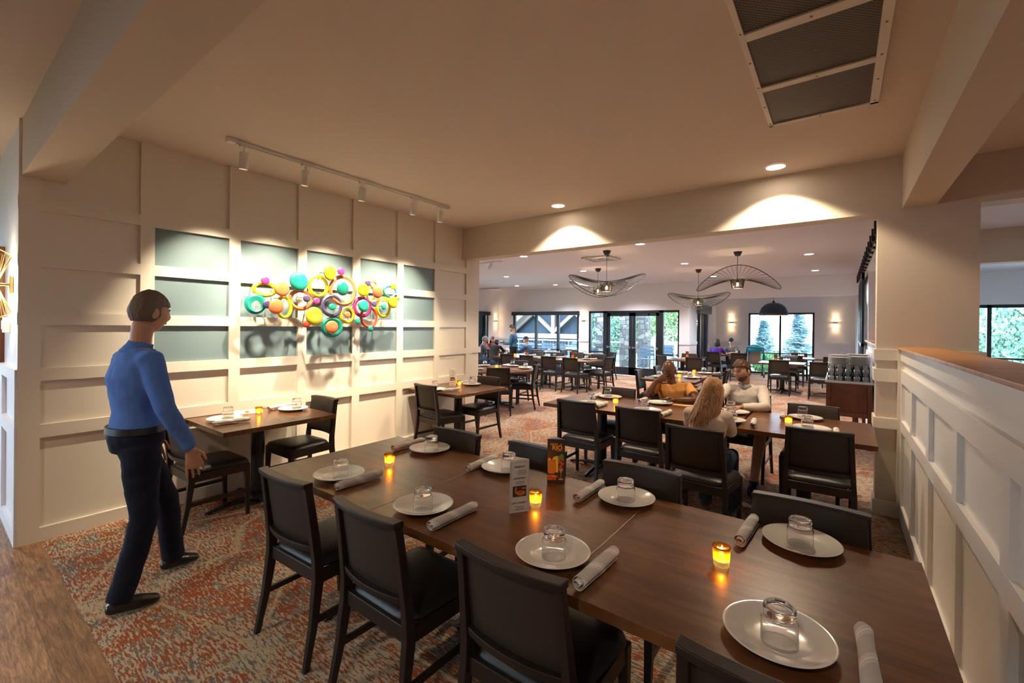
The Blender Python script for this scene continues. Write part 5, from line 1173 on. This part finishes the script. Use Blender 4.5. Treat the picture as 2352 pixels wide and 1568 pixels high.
person('woman in a purple t-shirt seen from behind in the alcove',seat_J(.03,'table',1.14),at(-3.14,15.22,-12),skin=SK['fair'],shirt=cloth('purple',(.095,.03,.30)),pants=bpy.data.materials['cloth_black_cloth'],shoe=SH,hair=long_hair(HB['dark'],.16,30,.05),vox=.012,female=True,sleeve='short')
person('man in a dark cap and grey printed t-shirt facing the camera in the alcove',seat_J(.03,'table',1.16),at(-2.93,16.45,176),skin=SK['fair'],shirt=cloth('grey_tee',(.15,.15,.155)),pants=bpy.data.materials['cloth_jeans'],shoe=SH,hair=cap_hat(bpy.data.materials['cloth_navy_cap'],HB['dark']),vox=.012,sleeve='short',leg='short')
SKY=7.5; EXPO=1.58
# ------------------------------------------------------------------ outdoors
m=MB(); m.box(-24,7,14.3,19.2,-.25,-.05); struct(m.build('ground_patio',W['patio'])); 
m=MB(); m.box(-60,50,19.2,90,-.5,-.10); m.box(-60,-11.4,-20,19.2,-.5,-.12); m.box(6.3,50,-20,19.2,-.5,-.12); m.box(-20,10,-40,-5.5,-.5,-.12); struct(m.build('ground_lawn',W['lawn']))
def pillar(x,y,label,w_=.42):
    m=MB(); m.box(x-w_/2,x+w_/2,y-w_/2,y+w_/2,-.05,3.4); m.build('tmp',W['stone']); o=bpy.data.objects['tmp']; o.name='stone_pillar'; return tag(o,label,'pillar','stone porch pillars')
pillar(-7.02,17.35,'grey stacked stone pillar outside the left door leaf'); pillar(-6.55,18.1,'grey stacked stone pillar outside the right door leaf'); pillar(-7.75,16.6,'grey stacked stone pillar outside the sidelight')
m=MB(); m.box(-16,2,18.2,18.6,3.0,3.4); tag(m.build('porch_beam',W['white_trim']),'pale beam above the porch pillars','beam',kind='structure')
t=thing('patio_railing','low metal railing along the patio edge','railing',(-10,18.9,0))
m=MB(); m.box(-20,-3.0,18.88,18.93,.90,.96); m.box(-20,-3.0,18.89,18.92,.68,.71); m.build('rail',W['white_metal'],t)
for k in range(12): m=MB(); x=-19.6+k*1.5; m.box(x,x+.05,18.88,18.93,-.05,.9); m.build('post',W['patiometal'],t)
m=MB()
for k in range(100): x=-19.6+k*.166; m.box(x,x+.012,18.9,18.912,0,.9)
m.build('bars',W['patiometal'],t)
def patio_chair():
    t=thing('patio_chair','x','chair',(0,0,0))
    m=MB()
    for s in (-1,1): m.tube([(s*.27,-.27,0),(s*.26,-.24,.45),(s*.25,-.32,.95)],.016,8); m.tube([(s*.27,.25,0),(s*.26,.22,.45)],.016,8)
    m.build('frame',W['patiometal'],t,local=True); m=MB(); 
    for k in range(5): m.box(-.27,.27,-.22+k*.095,-.14+k*.095,.44,.465)
    m.build('seat',W['patiometal'],t,local=True); m=MB()
    for k in range(3): m.box(-.25,.25,-.31+.0*k,-.285,.60+k*.13,.70+k*.13)
    m.build('backrest',W['patiometal'],t,local=True); return proto(t)
PC=patio_chair(); pcs=[(-5.85,16.6,10,'outside the right door leaf, left'),(-5.1,16.7,-5,'outside the right door leaf, right'),(-4.6,17.6,-70,'outside the fixed glass pane'),(-9.2,16.0,0,'outside the long window, right'),(-9.9,16.1,5,'outside the long window, middle'),(-10.7,16.0,-4,'outside the long window, left'),(-9.6,17.6,180,'beyond the patio table outside the long window'),(-5.6,17.9,185,'beyond the patio table outside the doors')]
for i,(x,y,a,w_) in enumerate(pcs):
    if i==0: PC.location=(x,y,-.05); PC.rotation_euler=(0,0,R(a)); PC['label']='blue grey patio chair '+w_; PC['group']='patio chairs'
    else: dup(PC,(x,y,-.05),R(a),'blue grey patio chair '+w_,'patio chairs')
W['patiotop']=plain('pale_patio_top',(.5,.5,.5),.4)
for x,y,w_ in ((-5.4,17.3,'outside the glass doors'),(-9.7,16.9,'outside the long window')): 
    t=thing('patio_table','pale patio table '+w_,'table',(x,y,-.05)); m=MB(); m.box(-.8,.8,-.4,.4,.72,.75); m.build('tabletop',W['patiotop'],t,local=True)
    for a,b in ((-.74,-.34),(.74,-.34),(-.74,.34),(.74,.34)): m=MB(); m.box(a-.02,a+.02,b-.02,b+.02,0,.72); m.build('leg',W['patiometal'],t,local=True)
t=thing('patio_umbrella','dark open patio umbrella outside the far left window','umbrella',(-14,15.3,-.05))
m=MB(); m.lathe([(0,2.35),(1.5,1.85),(1.5,1.72),(1.49,1.72),(1.49,1.83),(0,2.31)],8); m.build('canopy',W['umbrella'],t,local=True); m=MB(); m.tube([(0,0,0),(0,0,2.35)],.025,8); m.build('pole',W['patiometal'],t,local=True); m=MB(); m.lathe([(0,0),(.28,0),(.28,.05),(.05,.1),(0,.1)],20); m.build('base',W['patiometal'],t,local=True)
# trees
def leaves(mb,c,r,n,size,rr,flat=.8):
    for _ in range(n):
        while True:
            p=Vector((rr.uniform(-1,1),rr.uniform(-1,1),rr.uniform(-1,1)))
            if .35<p.length<1: break
        d=1+.35*noise.noise(p*2.3+Vector(c)); p=Vector((p.x*r[0]*d,p.y*r[1]*d,p.z*r[2]*d))+Vector(c)
        s=size*rr.uniform(.6,1.3); e=Euler((rr.uniform(0,6),rr.uniform(0,6),rr.uniform(0,6))).to_matrix()
        q=[e@Vector((a*s,b*s*.6,0))+p for a,b in ((-1,0),(0,-1),(1,0),(0,1))]
        mb.add(q,[(0,1,2,3)])
def tree(name,label,x,y,h,cr,mat,seed,base=.35):
    rr=random.Random(seed); t=thing(name,label,'tree',(x,y,-.1),0,'trees outside')
    m=MB(); m.tube([(0,0,0),(.1,0,h*.35),(0,.1,h*.8)],[.16,.12,.04],10)
    for k in range(5): a=rr.uniform(0,6.3); m.tube([(0,0,h*(.3+.08*k)),(cr*.6*math.cos(a),cr*.6*math.sin(a),h*(.5+.08*k))],[.05,.015],6)
    m.build('trunk',W['bark'],t,local=True)
    m=MB()
    for k in range(8):
        a=rr.uniform(0,6.3); q=rr.uniform(0,.7)*cr; leaves(m,(q*math.cos(a),q*math.sin(a),h*rr.uniform(base,.92)),(cr*.55,cr*.55,h*.2),1500,.075,rr)
    m.build('crown',mat,t,local=True)
def spruce(label,x,y,h,r0,seed):
    rr=random.Random(seed); t=thing('spruce_tree',label,'tree',(x,y,-.1),0,'spruces outside')
    m=MB(); m.tube([(0,0,0),(0,0,h)],[.09,.01],8); m.build('trunk',W['bark'],t,local=True); m=MB()
    L_=24
    for k in range(L_):
        z=h*(.10+.88*k/L_); rad=r0*(1-(k/L_))**1.05+.02; nb=9
        for b in range(nb):
            a=rr.uniform(0,6.3); q=rad*rr.uniform(.75,1.1)
            for s in range(16):
                u=(s+1)/16; p=Vector((q*u*math.cos(a),q*u*math.sin(a),z-.18*q*u+.12*q*u*u)); w_=.10*(1.25-u)+.03
                for _ in range(3):
                    d=Vector((rr.uniform(-1,1),rr.uniform(-1,1),rr.uniform(-.5,.3)))*w_*2.2; sd=Vector((-d.y,d.x,.2)).normalized()*.02
                    m.add([p-sd,p+sd,p+d],[(0,1,2)])
    m.build('crown',W['leaf_blue'],t,local=True)
tree('leafy_tree','bright green leafy tree outside the right door leaf',-5.7,22,5.5,2.3,W['leaf'],1,.2)
tree('leafy_tree','green leafy tree outside the left door leaf',-8.9,24.3,5.8,1.9,W['leaf'],2,.2)
tree('leafy_tree','green leafy tree outside the sidelight',-9.9,20.9,5.2,1.5,W['leaf_dark'],3,.2)
tree('leafy_tree','green tree left of the pavilion',-21.5,26,6,2.6,W['leaf'],4,.2)
tree('leafy_tree','green tree outside the far left window',-20,19,5,2.8,W['leaf_dark'],5,.15)
tree('leafy_tree','second green tree outside the far left window',-17.5,16.5,3.2,1.6,W['leaf_dark'],6,.15)
tree('leafy_tree','blue green tree outside the side room window',5.2,22,4.2,3.2,W['leaf_dark'],7,.1)
tree('leafy_tree','low blue green tree outside the right of the side room window',9.0,24,4.2,3.4,W['leaf_dark'],8,.1)
tree('leafy_tree','green tree between pavilion and doors',-10.9,28.5,6,2.0,W['leaf'],9,.2)
spruce('small blue spruce left of the alcove window bar',-2.62,22,2.15,.72,1); spruce('tall blue spruce right of the alcove window bar',-1.35,22,2.55,.95,2); spruce('blue spruce outside the fixed glass pane',-4.9,21.5,3.2,1.3,3)
for i,(x,y,r_s,w_) in enumerate(((-2.3,18.9,.42,'under the small spruce'),(-2.0,19.3,.38,'at the middle of the alcove window'),(-1.25,18.9,.22,'low at the right of the alcove window'))):
    m=MB(); rr=random.Random(40+i); leaves(m,(x,y,.30),(r_s,r_s*.8,r_s*1.0),900,.055,rr); tag(m.build('garden_shrub',m_leaf('shrub_leaf_%d'%i,(.08,.22,.07),(.20,.36,.13))),'bright green shrub outside, '+w_,'shrub','garden shrubs')
# pavilion with gable
t=thing('timber_pavilion','gabled timber pavilion seen through the long window','pavilion',(-15.1,27,0))
cx,y0=-14.75,24.2; hz=1.0; ap=3.75; hw=3.6
m=MB()
for s in (-1,1):
    m.add([(cx,y0-.5,ap+.12),(cx+s*(hw+.3),y0-.5,hz-.2),(cx+s*(hw+.3),y0+6,hz-.2),(cx,y0+6,ap+.12),(cx,y0-.5,ap+.22),(cx+s*(hw+.3),y0-.5,hz-.1),(cx+s*(hw+.3),y0+6,hz-.1),(cx,y0+6,ap+.22)],[(0,1,2,3),(4,5,6,7),(0,1,5,4),(1,2,6,5),(2,3,7,6),(3,0,4,7)])
m.build('roof',W['shingle'],t)
def beam(mb,a,b,w_,y):
    a=Vector((a[0],0,a[1])); b=Vector((b[0],0,b[1])); d=(b-a).normalized(); n=Vector((-d.z,0,d.x))*w_/2
    pts=[a+n,b+n,b-n,a-n]; mb.add([(p.x,y,p.z) for p in pts]+[(p.x,y+.2,p.z) for p in pts],[(0,1,2,3),(4,5,6,7),(0,1,5,4),(1,2,6,5),(2,3,7,6),(3,0,4,7)])
bk=0
for a,b,w_ in (((cx,ap),(cx-hw,hz),.36),((cx,ap),(cx+hw,hz),.36),((cx-hw,hz),(cx+hw,hz),.30),((cx,ap),(cx,hz),.26),((cx,hz+.25),(cx-1.6,2.55),.22),((cx,hz+.25),(cx+1.6,2.55),.22)): m=MB(); beam(m,a,b,w_,y0+bk*.012); bk+=1; m.build('truss_beam',W['timber'],t)
m=MB(); m.add([(cx-hw,y0+.5,-.1),(cx+hw,y0+.5,-.1),(cx+hw,y0+.5,hz),(cx,y0+.5,ap),(cx-hw,y0+.5,hz)],[(0,1,2,3,4)]); m.add([(cx-hw,y0+.8,-.1),(cx+hw,y0+.8,-.1),(cx+hw,y0+.8,hz),(cx,y0+.8,ap),(cx-hw,y0+.8,hz)],[(0,1,2,3,4)]); m.build('gable_wall',W['barnside'],t)
for s in (-1,1): m=MB(); m.box(cx+s*3.2-.15,cx+s*3.2+.15,y0,y0+.3,-.1,hz); m.build('post',W['timber'],t)
# ------------------------------------------------------------------ world, exposure
w=bpy.data.worlds.new('sky'); SC.world=w; w.use_nodes=True; nt=w.node_tree; bg=nt.nodes['Background']
bg.inputs['Color'].default_value=(.66,.83,1.0,1); bg.inputs['Strength'].default_value=SKY
# portals in the big openings guide the daylight inside
def portal(loc,sx,sy,rot):
    d=bpy.data.lights.new('daylight_portal','AREA'); d.shape='RECTANGLE'; d.size=sx; d.size_y=sy; d.cycles.is_portal=True
    o=bpy.data.objects.new('daylight_portal',d); COL.objects.link(o); o.location=loc; o.rotation_euler=rot
portal((-8.96,14.29,1.1),2.94,2.12,(R(-90),0,0)); portal((-5.55,14.29,1.08),3.1,2.16,(R(-90),0,0)); portal((-1.64,17.87,1.1),1.95,2.13,(R(-90),0,0)); portal((3.8,14.29,1.15),3.6,2.1,(R(-90),0,0))
portal((-12.19,-2.1,1.5),2.0,3.0,(0,R(-90),0)); portal((-7.45,-5.39,1.6),2.9,1.4,(R(90),0,0)); portal((-11.34,12.3,1.1),2.1,2.25,(0,R(-90),0)); portal((-11.34,9.4,1.1),2.1,2.4,(0,R(-90),0))
vs=SC.view_settings; vs.view_transform='Standard'; vs.look='None'; vs.gamma=1; vs.use_curve_mapping=False; vs.exposure=EXPO
SC.cycles.use_denoising=True
try: SC.cycles.denoiser='OPENIMAGEDENOISE'; SC.cycles.denoising_input_passes='RGB_ALBEDO_NORMAL'
except Exception: pass
SC.cycles.max_bounces=10; SC.cycles.diffuse_bounces=5; SC.cycles.glossy_bounces=4; SC.cycles.transmission_bounces=10; SC.cycles.transparent_max_bounces=64
SC.cycles.sample_clamp_indirect=6; SC.cycles.caustics_reflective=False
